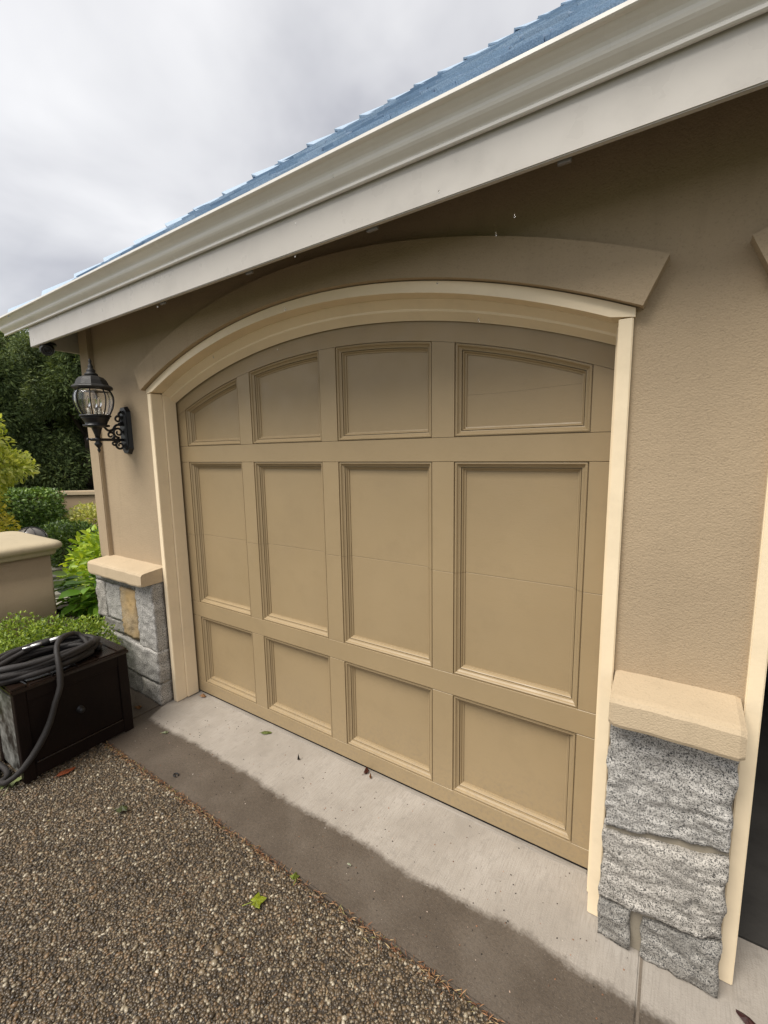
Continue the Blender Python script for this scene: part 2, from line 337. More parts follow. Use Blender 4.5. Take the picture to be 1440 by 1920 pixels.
def rock(name, x0, x1, y0, y1, z0, z1, mat, parent, seed, amp=0.018, res=0.018, jit=0.012, edges=None):
    """split-faced stone: gridded box, its front pushed in and out by noise, its outline uneven"""
    def cnt(a, b): return max(2, int(abs(b-a)/res)+1)
    nx, ny, nz = cnt(x0, x1), cnt(y0, y1), cnt(z0, z1)
    bm = bmesh.new(); cache = {}; q = random.Random(seed*77)
    cx_, cz_ = (x0+x1)/2, (z0+z1)/2
    PL = [(q.uniform(.75, 1.35), q.uniform(-.16, .16), q.uniform(-.16, .16), q.uniform(x0, x1), q.uniform(z0, z1)) for _ in range(9)]
    def V(i, j, k):
        key = (i, j, k)
        if key in cache: return cache[key]
        u, v, w = i/nx, j/ny, k/nz
        zb = z0 + (edges(u)[0] if edges else 0); zt = z1 + (edges(u)[1] if edges else 0)
        p = Vector((x0+(x1-x0)*u, y0+(y1-y0)*v, zb+(zt-zb)*w)); sd = Vector((seed*3.7, seed*1.3, seed*5.1))
        # front pillow
        e = min(u, 1-u)*(x1-x0); g = min(w, 1-w)*(z1-z0); rim = min(1, .35+min(e, g)/0.016)
        facet = min(amp*h_+a_*(p.x-px_)+b_*(p.z-pz_) for h_, a_, b_, px_, pz_ in PL); facet = max(-.004, facet)
        fz = (1-v)
        n_big = noise.noise(p*6+sd); n_mid = noise.fractal(p*22+sd, 0.8, 2.0, 4); n_f = noise.fractal(Vector((p.x*16, p.y*30, p.z*58))+sd, 0.7, 2.0, 4)
        p.y -= fz*(facet*rim+.006*n_big+0.007*n_mid+0.0075*n_f)
        p.x += jit*noise.noise(Vector((p.z*14, seed, 0)))*(1 if abs(u-0.5) > .3 else .4)+0.003*n_mid
        p.z += jit*0.8*noise.noise(Vector((p.x*12, seed*2, 3)))*(1 if abs(w-0.5) > .3 else .4)+0.003*n_f
        if p.z < 0.001: p.z = 0.001
        cache[key] = bm.verts.new(p); return cache[key]
    def quad(*q):
        try: bm.faces.new([V(*k) for k in q])
        except ValueError: pass
    for i in range(nx):
        for k in range(nz):
            quad((i,0,k),(i+1,0,k),(i+1,0,k+1),(i,0,k+1)); quad((i,ny,k),(i,ny,k+1),(i+1,ny,k+1),(i+1,ny,k))
    for j in range(ny):
        for k in range(nz):
            quad((0,j,k),(0,j,k+1),(0,j+1,k+1),(0,j+1,k)); quad((nx,j,k),(nx,j+1,k),(nx,j+1,k+1),(nx,j,k+1))
    for i in range(nx):
        for j in range(ny):
            quad((i,j,0),(i,j+1,0),(i+1,j+1,0),(i+1,j,0)); quad((i,j,nz),(i+1,j,nz),(i+1,j+1,nz),(i,j+1,nz))
    return bm_obj(name, bm, mat, parent, True)
# scattering of small templates with numpy
def norm(a): return a/np.maximum(np.linalg.norm(a, axis=-1, keepdims=True), 1e-9)
def scatter(tmpl, faces, pos, axis, nrm, size):
    """tmpl (m,3) with x along the leaf, z its normal; size (n,) or (n,3)"""
    x = norm(axis); z = norm(nrm-(nrm*x).sum(-1, keepdims=True)*x); y = np.cross(z, x)
    sz = size if size.ndim == 2 else np.repeat(size[:, None], 3, 1)
    t = tmpl[None]*sz[:, None, :]
    v = pos[:, None, :]+t[..., 0:1]*x[:, None, :]+t[..., 1:2]*y[:, None, :]+t[..., 2:3]*z[:, None, :]
    n, m = len(pos), len(tmpl)
    f = (faces[None]+(np.arange(n)*m)[:, None, None]).reshape(-1, faces.shape[1])
    return v.reshape(-1, 3), f
LEAF = np.array([(0,0,0),(.35,.22,.05),(.35,0,-.03),(.35,-.22,.05),(.72,.17,.03),(.72,0,-.05),(.72,-.17,.03),(1,0,-.12)], float)
LEAF_F = np.array([(0,2,1),(0,3,2),(1,2,5),(1,5,4),(2,3,6),(2,6,5),(4,5,7),(5,6,7)])
DIA = np.array([(0,0,0),(.5,.30,.06),(1,0,-.05),(.5,-.30,.06)], float); DIA_F = np.array([(0,2,1),(0,3,2)])
def rdir(n): return norm(RNG.normal(size=(n, 3)))
def foliage(name, mat, parent, pos, out, size, tmpl='dia', jitter=0.8, up=0.4, droop=0.0):
    n = len(pos); ax = norm(out+rdir(n)*jitter+np.array([0, 0, -droop])); nr = norm(out*0.5+rdir(n)*0.6+np.array([0, 0, up]))
    T, F = {'dia': (DIA, DIA_F), 'leaf': (LEAF, LEAF_F), 'spray': (DIA*np.array([1, .5, 1]), DIA_F)}[tmpl]
    v, f = scatter(T, F, pos, ax, nr, size); return npmesh(name, v, f, mat, parent)
def blob_pts(n, c, r, lump=0.25, shell=0.35, freq=3.0, seed=0.0):
    d = rdir(n); rad = (1-shell*RNG.random(n)**1.6)
    k = np.array([1+lump*noise.noise(Vector(tuple(q*freq))+Vector((seed, seed*2, 1))) for q in d])
    return np.array(c)+d*np.array(r)*(rad*k)[:, None], norm(d/np.array(r))
def boxy_pts(n, lo, hi, shell=0.08):
    lo, hi = np.array(lo, float), np.array(hi, float); p = lo+(hi-lo)*RNG.random((n, 3)); o = np.zeros((n, 3))
    d = np.concatenate([p-lo, hi-p], 1); d[:, 2] = 9; k = d.argmin(1); ii = np.arange(n)
    inset = RNG.random(n)**1.5*shell
    for a in range(3):
        m = k == a; p[m, a] = lo[a]+inset[m]; o[m, a] = -1
        m = k == a+3; p[m, a] = hi[a]-inset[m]; o[m, a] = 1
    p += RNG.normal(size=(n, 3))*0.012
    return p, o

# ------------------------------------------------------------------ the ground
tag(pm('ground', [(-400,-400,-.10),(400,-400,-.10),(400,400,-.10),(-400,400,-.10)], [(0,1,2,3)], M_LAWN), kind='structure')
tag(box('planting_bed', -4.6, -1.70, -0.95, 0.9, -.16, -.03, M_SOIL), kind='structure')
JY = -0.655
drive = tag(box('driveway', -1.69, 6.0, -7.0, JY-.004, -.18, -.013, M_MATRIX), kind='structure')
tag(box('side_driveway', -9.0, -1.69, -7.0, -0.96, -.18, -.014, M_MATRIX), kind='structure')
# exposed pebbles
ico = bmesh.new(); bmesh.ops.create_icosphere(ico, subdivisions=1, radius=1.0)
IV = np.array([v.co[:] for v in ico.verts]); ico.verts.index_update(); IF = np.array([[v.index for v in f.verts] for f in ico.faces]); ico.free()
def pebble_field(x0, x1, y0, y1, sp):
    gx, gy = np.meshgrid(np.arange(x0, x1, sp), np.arange(y0, y1, sp)); n = gx.size
    pos = np.stack([gx.ravel(), gy.ravel(), np.zeros(n)], 1); pos[:, :2] += RNG.uniform(-.6, .6, (n, 2))*sp
    pos = pos[pos[:, 1] < y1-.004]; n = len(pos)
    s = sp*RNG.lognormal(-.52, .26, n); sz = np.stack([s*RNG.uniform(.9, 1.35, n), s*RNG.uniform(.65, 1.0, n), s*RNG.uniform(.45, .75, n)], 1)
    pos[:, 2] = -.0125+sz[:, 2]*RNG.uniform(.0, .55, n)
    a = RNG.uniform(0, 2*np.pi, n); ax = np.stack([np.cos(a), np.sin(a), RNG.normal(0, .15, n)], 1)
    nr = np.stack([RNG.normal(0, .2, n), RNG.normal(0, .2, n), np.ones(n)], 1)
    tm = IV*RNG.uniform(.9, 1.1, IV.shape)
    return scatter(tm, IF, pos, ax, nr, sz)
v, f = pebble_field(-1.66, 1.75, -1.80, JY-.002, 0.0091)
tag(npmesh('pebble_surface', v, f, M_PEB, None, True), 'wet brown exposed pebble aggregate covering the driveway', 'pebbles', kind='stuff')

# apron slabs: three pours with open joints between them
ap = tag(box('apron', -2.3, 5.0, JY, 0.03, -.20, -.02, M_SOIL), kind='structure')
def slab(x0, x1, y0, y1):
    n = max(2, int((x1-x0)/.06)); bm = bmesh.new()
    bm_box(bm, x0, x1, y0, y1, -.10, 0.0)
    bmesh.ops.bevel(bm, geom=[e for e in bm.edges if all(v.co.z > -.01 for v in e.verts)], offset=.006, segments=2, affect='EDGES')
    return bm_obj('concrete_slab', bm, M_CONC, ap)
slab(-2.3, -1.400, JY, 0.028); slab(-1.395, 1.5045, JY, 0.028); slab(1.5115, 5.0, JY, 0.028)
box('joint_filler', 1.504, 1.512, JY+.004, .02, -.09, -.004, painted('joint grit', (.16, .13, .10), .9, .3, .8, 120), ap)
tag(box('garage_floor', -1.36, 4.5, 0.036, 6.2, -.20, -.004, painted('shade dark slab', (.050, .046, .041), .8, .3, .3, 60, .4)), kind='structure')  # floor colour darkened to stand for the shade inside the bay

# ------------------------------------------------------------------ the garage
G = empty('garage', (0, 0, 0))
tag(G, 'tan stucco garage with arched panelled door, stone piers and flare-tinted blue shingled hip roof', 'building')
WY = -0.155; TY = -0.175
def arc(cz, R, cx=0.0): return lambda x: cz+math.sqrt(max(0, R*R-(x-cx)**2))
IN = arc(-.91, 3.31); OUT = arc(-.91, 3.352); BACK = arc(-1.186, 3.515)
C2 = 3.085                                                     # centre of the second bay
IN2 = lambda x: IN(x-C2); OUT2 = lambda x: OUT(x-C2)
WT = 2.66
xs1 = lin(-1.352, 1.352, 41); xs2 = [x+C2 for x in xs1]
wallm = box('wall', -2.17, -1.352, WY, 0.06, -.02, WT, M_STUC, G)
wallm.data.update()
def add_wall(o): # further wall pieces joined into the one wall mesh
    global wallm
    bm = bmesh.new(); bm.from_mesh(wallm.data); bm.from_mesh(o.data); bm.to_mesh(wallm.data); bm.free(); bpy.data.objects.remove(o)
add_wall(box('t', 1.352, C2-1.352, WY, 0.06, -.02, WT, M_STUC))
add_wall(box('t', C2+1.352, 5.0, WY, 0.06, -.02, WT, M_STUC))
add_wall(band('t', xs1, lambda x: OUT(x)-.012, lambda x: WT, WY, 0.06, M_STUC))
add_wall(band('t', xs2, lambda x: OUT2(x)-.012, lambda x: WT, WY, 0.06, M_STUC))
box('side_wall', -2.17, -2.05, 0.064, 6.2, -.02, WT, M_STUC, G)
box('corner_board', -2.20, -2.062, WY-.032, 0.062, .955, WT-.004, M_STUC, G, 0.006, 2)
box('back_wall', -2.05, 4.6, 6.2, 6.32, -.02, WT, M_DARK, G)
box('partition_wall', 1.50, 1.56, 0.066, 6.19, 0.0, WT-.01, M_DARK, G)
box('far_side_wall', 4.5, 4.6, 0.066, 6.19, 0.0, WT-.01, M_DARK, G)
box('ceiling', -2.04, 4.5, 0.066, 6.19, WT-.006, WT+.04, M_DARK, G)

# arched header bands, proud of the stucco
HT = arc(-1.045, 3.622)
def header(cx):
    bm = bmesh.new(); n = 41; lo, hi = [], []
    for i in range(n):
        u = -1+2*i/(n-1)
        xl, xh = 1.392*u, 1.452*u
        lo.append((xl, OUT(min(abs(xl), 1.37))+.004-(max(0, abs(xl)-1.37))*.42)); hi.append((xh, HT(xh)))
    y0, y1 = WY-.048, WY+.003
    v, f = [], []
    for (a, b), (c, d) in zip(lo, hi): v += [(cx+a, y0, b), (cx+c, y0, d), (cx+c, y1, d), (cx+a, y1, b)]
    for i in range(n-1):
        p, q = 4*i, 4*i+4
        for k in range(4): f.append((p+k, q+k, q+(k+1) % 4, p+(k+1) % 4))
    f += [(0, 1, 2, 3), tuple(4*(n-1)+k for k in (3, 2, 1, 0))]
    bm.free(); return pm('header_band', v, f, M_STUC, G)
header(0.0); header(C2)

# casing and stop round each opening
def casing(cx, fi, fo, label=None):
    xi = 1.327
    sp = fo(cx+1.352)
    c = band('door_casing', [cx+x for x in lin(-1.372, 1.372, 41)], lambda x: fi(min(max(x, cx-xi), cx+xi)) if abs(x-cx) <= xi+.03 else fi(cx+xi), lambda x: fo(min(max(x, cx-1.372), cx+1.372)), TY, -.098, M_TRIM, G)
    for s in (-1, 1):
        a, b = sorted((cx+s*xi, cx+s*1.368))
        zt = fi(cx+xi)-.001
        # jamb board with slightly worn lower edge
        bm = bmesh.new(); bm_box(bm, a, b, TY+.001, -.098, 0.004, zt)
        bmesh.ops.bevel(bm, geom=[e for e in bm.edges if abs(e.verts[0].co.z-e.verts[1].co.z) > .5], offset=.003, segments=2, affect='EDGES')
        bm_obj('jamb', bm, M_TRIM, c)
        a2, b2 = sorted((cx+s*1.314, cx+s*1.366))
        zb = fi(cx+xi)-.004
        box('stop', a2, b2, -.0975, -.012, 0.006, zb, M_TRIM, c, .003, 2)
    def prof(x):
        i_, b_ = fi(cx+x), BACK(x); m_ = i_*.5+b_*.5
        return [(-.0978, i_-.003), (-.056, m_+.003), (-.055, m_-.006), (-.014, b_+.002), (-.012, b_), (-.012, b_+.11), (-.0978, b_+.13)]
    v, f = [], []; X_ = lin(-1.3265, 1.3265, 41)
    for x in X_: v += [(cx+x, y, z) for y, z in prof(x)]
    for i in range(40):
        for k in range(7): f.append((7*i+k, 7*i+7+k, 7*i+7+(k+1) % 7, 7*i+(k+1) % 7))
    pm('arch_stop', v, f, M_TRIM, c)
    return c
casing(0.0, IN, OUT); casing(C2, IN2, OUT2)

# the door: backing with rails, stiles, panels and mouldings on it
PT = arc(-1.305, 3.552)
door = band('garage_door', lin(-1.352, 1.352, 31), lambda x: 0.012, lambda x: PT(x)+.16, .046, .070, M_DOOR, G)
door['label'] = 'tan panelled garage door with arched top row'
PX = [(-1.236, -.699), (-.591, -.054), (.054, .591), (.699, 1.236)]
ZB0, ZB1, ZM0, ZM1, ZT0 = .0986, .5905, .6987, 1.6802, 1.7863
SEAM = 1.182
D1 = .0465
def rail(z0, z1): return box('rail', -1.352, 1.352, 0.0, D1, z0, z1, M_DOOR, door, .0015)
rail(.014, ZB0); rail(ZB1+.0045, ZM0); rail(ZM1, ZT0-.002)
band('arched_rail', lin(-1.352, 1.352, 41), lambda x: PT(x), lambda x: PT(x)+.155, 0.0, D1, M_DOOR, door)
SX = [(-1.352, -1.236), (-.699, -.591), (-.054, .054), (.591, .699), (1.236, 1.352)]
for (a, b) in SX:
    a += .0006; b -= .0006
    box('stile', a, b, .0008, D1, ZB0+.0012, ZB1+.002, M_DOOR, door, .0012)
    box('stile', a, b, .0008, D1, ZM0+.0012, SEAM-.0006, M_DOOR, door, .0012)
    box('stile', a, b, .0008, D1, SEAM+.0006, ZM1-.0012, M_DOOR, door, .0012)
    band('stile', lin(a, b, 5), lambda x: ZT0, lambda x: PT(x)-.0012, .0008, D1, M_DOOR, door)
MP = [(0, .0), (.0005, .009), (.003, .009), (.0036, .004), (.008, .003), (.012, .006), (.014, .012), (.021, .018), (.0245, .019), (.0248, .030), (.0275, .030), (.0278, .023), (.0315, .026), (.035, .034), (.0405, .036), (.041, .0455)]
def moulding(x0, x1, z0, top, arched, open_side=None):
    """lofted inset loops; open_side 'T' or 'B' leaves that side off (the panel runs on across the seam)"""
    n = 13 if arched else 2; loops = []
    for d, y in MP:
        L_ = []
        zb = z0 if open_side == 'B' else z0+d
        xa, xb = x0+d, x1-d
        L_ += [(xa, y, zb), (xb, y, zb)]
        for i in range(n):
            x = xb+(xa-xb)*i/(n-1)
            zt = (top(x)-d) if arched else (top if open_side == 'T' else top-d)
            L_.append((x, y, zt))
        loops.append(L_)
    v = [p for l in loops for p in l]; m = len(loops[0]); f = []
    for a in range(len(loops)-1):
        for k in range(m):
            if open_side == 'B' and k == 0: continue
            if open_side == 'T' and k == 1+1: continue
            f.append((a*m+k, a*m+(k+1) % m, (a+1)*m+(k+1) % m, (a+1)*m+k))
    return pm('panel_moulding', v, f, M_DOOR, door)
PY = .0405; I = .0400
for ci, (a, b) in enumerate(PX):
    moulding(a, b, ZB0, ZB1, False); box('panel', a+I, b-I, PY, .0462, ZB0+I, ZB1-I, M_DOOR, door)
    moulding(a, b, ZM0, SEAM-.0006, False, 'T'); box('panel', a+I, b-I, PY, .0462, ZM0+I, SEAM-.0006, M_DOOR, door, .0012)
    moulding(a, b, SEAM+.0006, ZM1, False, 'B'); box('panel', a+I, b-I, PY, .0462, SEAM+.0006, ZM1-I, M_DOOR, door, .0012)
    moulding(a, b, ZT0, PT, True)
    xs = lin(a+I, b-I, 13)
    if ci < 3: band('panel', xs, lambda x: ZT0+I, lambda x: PT(x)-I, PY, .0462, M_DOOR, door)
    else:
        band('panel', xs, lambda x: ZT0+I, lambda x: 1.963-.004*math.sin(x*9), PY, .0462, M_DOOR, door)
        band('panel', xs, lambda x: 1.9636-.004*math.sin(x*9), lambda x: PT(x)-I, PY+.0008, .0462, M_DOOR, door)
box('bottom_seal', -1.30, 1.30, .006, .036, .001, .0135, M_RUBBER, door)
# the ragged concrete lip along the foot of the door
vv, ff = [], []
for i, x in enumerate(lin(-1.29, 1.30, 90)):
    w = .020+.008*noise.noise(Vector((x*9, 1, 0)))+.005*noise.noise(Vector((x*40, 2, 0))); h = .006+.003*noise.noise(Vector((x*17, 5, 0)))
    vv += [(x, -w, .0005), (x, -w*.75, h), (x, .0, h), (x, .0, .0005)]
for i in range(89):
    for k in range(3): ff.append((4*i+k, 4*i+4+k, 4*i+5+k, 4*i+1+k))
o = pm('concrete_lip', vv, ff, painted('broken lip concrete', (.27, .24, .205), .9, .25, .8, 90, .4), ap)

# ---- eave: soffit, fascia, gutter
FY = -.455; FZ0, FZ1 = 2.485, 2.66; FX = -2.275
box('soffit', FX+.02, 5.0, FY+.021, WY-.0005, 2.648, 2.668, M_SOFF, G)
box('soffit', FX+.02, -2.172, WY+.001, 6.0, 2.648, 2.668, M_SOFF, G)
fas = box('fascia', FX, 5.0, FY, FY+.02, FZ0, FZ1+.03, M_EAVE, G, .003, 2)
box('fascia', FX, FX+.02, FY+.0205, 6.0, FZ0+.002, FZ1+.03, M_EAVE, G, .003, 2)
for i, (x, w) in enumerate(((1.205, .035), (.585, .045), (-.045, .04), (-.69, .04))):
    box('soffit_clip', x-w/2, x+w/2, FY+.0215, FY+.033, FZ0-.007, FZ0+.05, M_SOFF, fas, .002)
GP = [(-.4565, 2.690), (-.4565, 2.6175), (-.463, 2.6125), (-.4695, 2.6125), (-.4735, 2.6155), (-.4738, 2.6225), (-.4705, 2.6265), (-.473, 2.6305), (-.482, 2.637), (-.490, 2.6435), (-.4955, 2.650), (-.498, 2.657), (-.499, 2.664),
      (-.502, 2.671), (-.509, 2.678), (-.517, 2.684), (-.5235, 2.690), (-.534, 2.6915), (-.538, 2.6945), (-.538, 2.704), (-.534, 2.707), (-.522, 2.707), (-.520, 2.703),
      (-.519, 2.692), (-.505, 2.680), (-.495, 2.667), (-.491, 2.652), (-.480, 2.642), (-.469, 2.634), (-.464, 2.624), (-.460, 2.627), (-.460, 2.690)]
def gutter():
    bm = bmesh.new(); rings = []
    xs = lin(5.0, -2.66, 60)
    for x in xs:
        q = .0018*noise.noise(Vector((x*1.3, 4, 0)))
        rings.append([bm.verts.new((x, yy, zz+q)) for yy, zz in GP])
    cap = [bm.verts.new((-2.66, yy, zz)) for yy, zz in GP[:21]]; bm.faces.new(cap)
    m = len(GP)
    for a, b in zip(rings, rings[1:]):
        for k in range(m): bm.faces.new((a[k], a[(k+1) % m], b[(k+1) % m], b[k]))
    return bm_obj('gutter', bm, M_GUT, G)
gut = gutter()
# ---- roof
RS = .862; RY0, RZ0 = -.485, 2.703; HX = RY0-2.0
ridge_y = 3.3
def rz(y): return RZ0+RS*(y-RY0)
rv = [(HX, RY0, RZ0), (5.0, RY0, RZ0), (5.0, ridge_y, rz(ridge_y)), (HX+ridge_y-RY0, ridge_y, rz(ridge_y)), (HX, 7.1, RZ0), (5.0, 7.1, RZ0)]
rv2 = [(x, y, z-.03) for x, y, z in rv]
rf = [(0, 1, 2, 3), (0, 3, 4), (3, 2, 5, 4), (6, 9, 8, 7), (6, 10, 9), (9, 10, 11, 8), (0, 6, 7, 1), (0, 4, 10, 6), (4, 5, 11, 10), (1, 7, 8, 2), (2, 8, 11, 5)]
roof = pm('roof', rv+rv2, rf, M_SHIN, G)
nv = Vector((0, -RS, 1)).normalized(); sv = Vector((0, 1, RS)).normalized()
bm = bmesh.new(); E = .15
for c in range(26):
    y0 = RY0-.012+c*E
    if y0 > ridge_y-.1: break
    x = HX+(y0-RY0)+.02; x += random.uniform(-.1, 0)
    while x < 5.0:
        w = random.uniform(.16, .34); th = random.uniform(.016, .030); off = random.uniform(-.012, .012)
        a = Vector((max(x, HX+(y0-RY0)), y0+off, rz(y0+off))); b = Vector((min(x+w-.004, 5.0), y0+off, rz(y0+off)))
        if b.x > a.x+.02:
            up_ = sv*(E*1.302+.03)
            P = [a+nv*.003, b+nv*.003, b+nv*th, a+nv*th]; Q = [a+up_+nv*.001, b+up_+nv*.001, b+up_+nv*.006, a+up_+nv*.006]
            vs = [bm.verts.new(p) for p in P+Q]
            for q in ((0,1,2,3),(7,6,5,4),(3,2,6,7),(0,4,5,1),(1,5,6,2),(0,3,7,4)): bm.faces.new([vs[i] for i in q])
        x += w
sh = bm_obj('shingles', bm, M_SHIN, roof); sh['kind'] = 'stuff'
hv = Vector((1, 1, RS)); wf = Vector((1+RS*RS, -1, -RS)).normalized(); wl = Vector((-1, 1+RS*RS, -RS)).normalized(); hup = Vector((-RS, -RS, 2)).normalized()
HS = .149
for c in range(24):
    t = .025+c*HS; base = Vector((HX, RY0, RZ0))+hv*t; top = base+hv*(HS+.05)
    lift0, lift1 = random.uniform(.044, .054), .016; wd = random.uniform(.125, .14); th = .014
    base = base+hv*random.uniform(-.008, .008)
    vs = []
    for p, l in ((base, lift0), (top, lift1)):
        ctr = p+hup*l
        for dz in (0, -th):
            vs += [ctr+wf*wd+hup*(-l*.45+dz), ctr+hup*dz, ctr+wl*wd+hup*(-l*.45+dz)]
    F = [(0,1,7,6),(1,2,8,7),(3,9,10,4),(4,10,11,5),(0,3,4,1),(1,4,5,2),(6,7,10,9),(7,8,11,10),(0,6,9,3),(2,5,11,8)]
    pm('hip_cap', vs, F, M_SHIN, roof)

# ---- stone piers with stucco sills
def sill(x0, x1, parent):
    bm = bmesh.new(); xs = lin(x0, x1, 24); rings = []
    prof = [(WY+.002, .978), (-.300, .963), (-.318, .958), (-.326, .946), (-.328, .88), (-.324, .869), (-.312, .864), (WY+.002, .868)]
    for i, x in enumerate(xs):
        j = .0025*noise.noise(Vector((x*11, 7, 0))); s = 0.006 if i in (0, len(xs)-1) else 0
        rings.append([bm.verts.new((x, y+j+(s if y < -.2 else 0), z+j+(-s if z > .92 else s))) for y, z in prof])
    m = len(prof)
    for a, b in zip(rings, rings[1:]):
        for k in range(m): bm.faces.new((a[k], a[(k+1) % m], b[(k+1) % m], b[k]))
    bm.faces.new(rings[0]); bm.faces.new(rings[-1][::-1])
    return bm_obj('sill', bm, M_SILL, parent)
pr_ = box('stone_pier', 1.376, 1.708, -.218, WY-.001, 0.001, .868, M_MORT, G); pr_['label'] = 'short pier of large grey granite blocks between the garage doors'
sill(1.374, 1.710, pr_)
rock('stone', 1.374, 1.709, -.236, -.17, .492, .866, M_GRAN, pr_, 1.0, .038, .009, .014, lambda u: (-.05+.075*u, 0))
rock('stone', 1.372, 1.710, -.236, -.17, .170, .462, M_GRAN3, pr_, 2.0, .040, .009, .014, lambda u: (-.01+.045*u, -.05+.075*u))
rock('stone', 1.370, 1.468, -.234, -.17, .001, .150, M_GRAN2, pr_, 3.0, .018, .009, .010)
rock('stone', 1.502, 1.713, -.236, -.17, .001, .145, M_GRAN2, pr_, 4.0, .020, .009, .008, lambda u: (0, .045*u))
pl_ = box('stone_pier', -2.19, -1.389, -.225, WY-.001, -.03, .868, M_MORT, G); pl_['label'] = 'low pier of mixed grey and tan stones under the lantern'
sill(-2.12, -1.374, pl_)
rock('stone', -2.19, -1.60, -.242, -.17, .790, .866, M_GRAN2, pl_, 5.0, .010, .02, .008)
rock('stone', -2.20, -2.055, -.246, -.17, .50, .783, M_GRAN3, pl_, 6.0, .016, .02, .008)
rock('stone', -2.045, -1.838, -.246, -.17, .515, .783, M_GRAN, pl_, 7.0, .016, .02, .008)
rock('stone', -2.10, -1.838, -.244, -.17, .415, .505, M_GRAN2, pl_, 8.0, .014, .02, .008)
rock('stone', -1.828, -1.606, -.250, -.17, .425, .783, M_TAN, pl_, 9.0, .018, .018, .008)
rock('stone', -1.598, -1.382, -.254, -.17, .385, .866, M_GRAN, pl_, 10.0, .018, .018, .010)
rock('stone', -2.06, -1.380, -.258, -.17, .160, .375, M_GRAN, pl_, 11.0, .022, .018, .010, lambda u: (0, .03-.02*u))
rock('stone', -1.86, -1.640, -.250, -.17, .001, .150, M_GRAN2, pl_, 12.0, .016, .02, .008)
rock('stone', -1.63, -1.384, -.254, -.17, .001, .150, M_GRAN3, pl_, 13.0, .018, .02, .008)
rock('stone', -2.19, -1.87, -.246, -.17, .001, .405, M_GRAN3, pl_, 14.0, .016, .02, .008)

# ------------------------------------------------------------------ lantern
LX, LY = -1.682, -.352
la = empty('wall_lantern', (LX, WY, 1.90)); tag(la, 'black cast metal globe lantern on a scrolled wall bracket', 'lantern')
# back plate: elongated octagon, stepped
def plate(w, h, y0, y1, name):
    pts = [(-w*.45, -h), (w*.45, -h), (w, -h*.78), (w, h*.78), (w*.45, h), (-w*.45, h), (-w, h*.78), (-w, -h*.78)]
    bm = bmesh.new(); lo = [bm.verts.new((LX+x, y1, 1.902+z)) for x, z in pts]; hi = [bm.verts.new((LX+x*.86, y0, 1.902+z*.95)) for x, z in pts]
    bm.faces.new(lo); bm.faces.new(hi[::-1])
    for i in range(8): bm.faces.new((lo[i], lo[(i+1) % 8], hi[(i+1) % 8], hi[i]))
    return bm_obj(name, bm, M_BLACK, la)
bp = plate(.058, .162, WY-.026, WY-.0005, 'back_plate'); plate(.038, .135, WY-.036, WY-.0255, 'back_plate_boss')
yb = WY-.03
def yz(pts): return [(LX, y, z) for y, z in pts]
tube('arm', [(LX, y, 1.838) for y in lin(yb, LY-.045, 6)], .0095, M_BLACK, la)
def spiral(cy, cz, r0, turns, a0, sgn, n=26):
    return [(LX, cy+r0*(1-.75*i/(n-1))*math.cos(a0+sgn*turns*2*math.pi*i/(n-1)), cz+r0*(1-.75*i/(n-1))*math.sin(a0+sgn*turns*2*math.pi*i/(n-1))) for i in range(n)]
for cy, cz, r, t, a, s in ((yb-.028, 1.975, .030, 1.35, -1.6, 1), (yb-.034, 1.888, .036, 1.4, -1.5, -1), (yb-.085, 1.868, .026, 1.2, -1.3, 1), (yb-.030, 1.800, .030, 1.35, 1.6, 1), (yb-.068, 1.815, .018, 1.2, 1.5, -1)):
    tube('scroll', spiral(cy, cz, r, t, a, s), [.0085-.003*i/25 for i in range(26)], M_BLACK, la, 6)
tube('scroll', catmull(yz([(yb-.002, 1.94), (yb-.045, 1.935), (yb-.07, 1.905), (yb-.10, 1.90), (yb-.125, 1.93), (LY+.035, 1.955)]), 5), .008, M_BLACK, la, 6)
tube('scroll', catmull(yz([(yb-.002, 2.03), (yb-.02, 2.015), (yb-.022, 2.0), (yb-.01, 1.98)]), 5), .007, M_BLACK, la, 6)
tube('scroll', catmull([(LX, LY-.045, 1.838), (LX, LY-.06, 1.842), (LX, LY-.062, 1.83)], 5), .007, M_BLACK, la, 6)
A = (LX, LY, 0)
lathe('bottom_finial', [(.0005, 1.752), (.007, 1.762), (.011, 1.772), (.006, 1.780), (.009, 1.786), (.021, 1.802), (.024, 1.812), (.014, 1.824), (.020, 1.832), (.022, 1.846), (.012, 1.853), (.0005, 1.855)], M_BLACK, la, 16, A)
lathe('cup', [(.0005, 1.852), (.014, 1.853), (.017, 1.870), (.028, 1.905), (.032, 1.915), (.052, 1.918), (.075, 1.922), (.077, 1.932), (.060, 1.936), (.066, 1.950), (.078, 1.972), (.082, 1.980), (.078, 1.984), (.0005, 1.986)], M_BLACK, la, 24, A)
GLP = [(.070, 1.985), (.086, 2.012), (.101, 2.048), (.108, 2.085), (.107, 2.115), (.098, 2.142), (.089, 2.155)]
lathe('glass', GLP+[(r-.0025, z) for r, z in GLP[::-1]], M_GLASS, la, 32, A)
for i in range(8):
    a = i*math.pi/4+.2; tube('cage_rib', catmull([(LX+(r+.003)*math.cos(a), LY+(r+.003)*math.sin(a), z) for r, z in GLP], 3), .0042, M_BLACK, la, 6)
lathe('cage_ring', [(.080, 1.984), (.088, 1.984), (.090, 1.990), (.087, 1.996), (.080, 1.996)], M_BLACK, la, 32, A)
lathe('cap', [(.0005, 2.150), (.085, 2.150), (.096, 2.154), (.116, 2.163), (.119, 2.171), (.112, 2.178), (.098, 2.186), (.086, 2.215), (.070, 2.232), (.046, 2.242), (.034, 2.246), (.0005, 2.247)], M_LCAP, la, 10, A, False, .15)
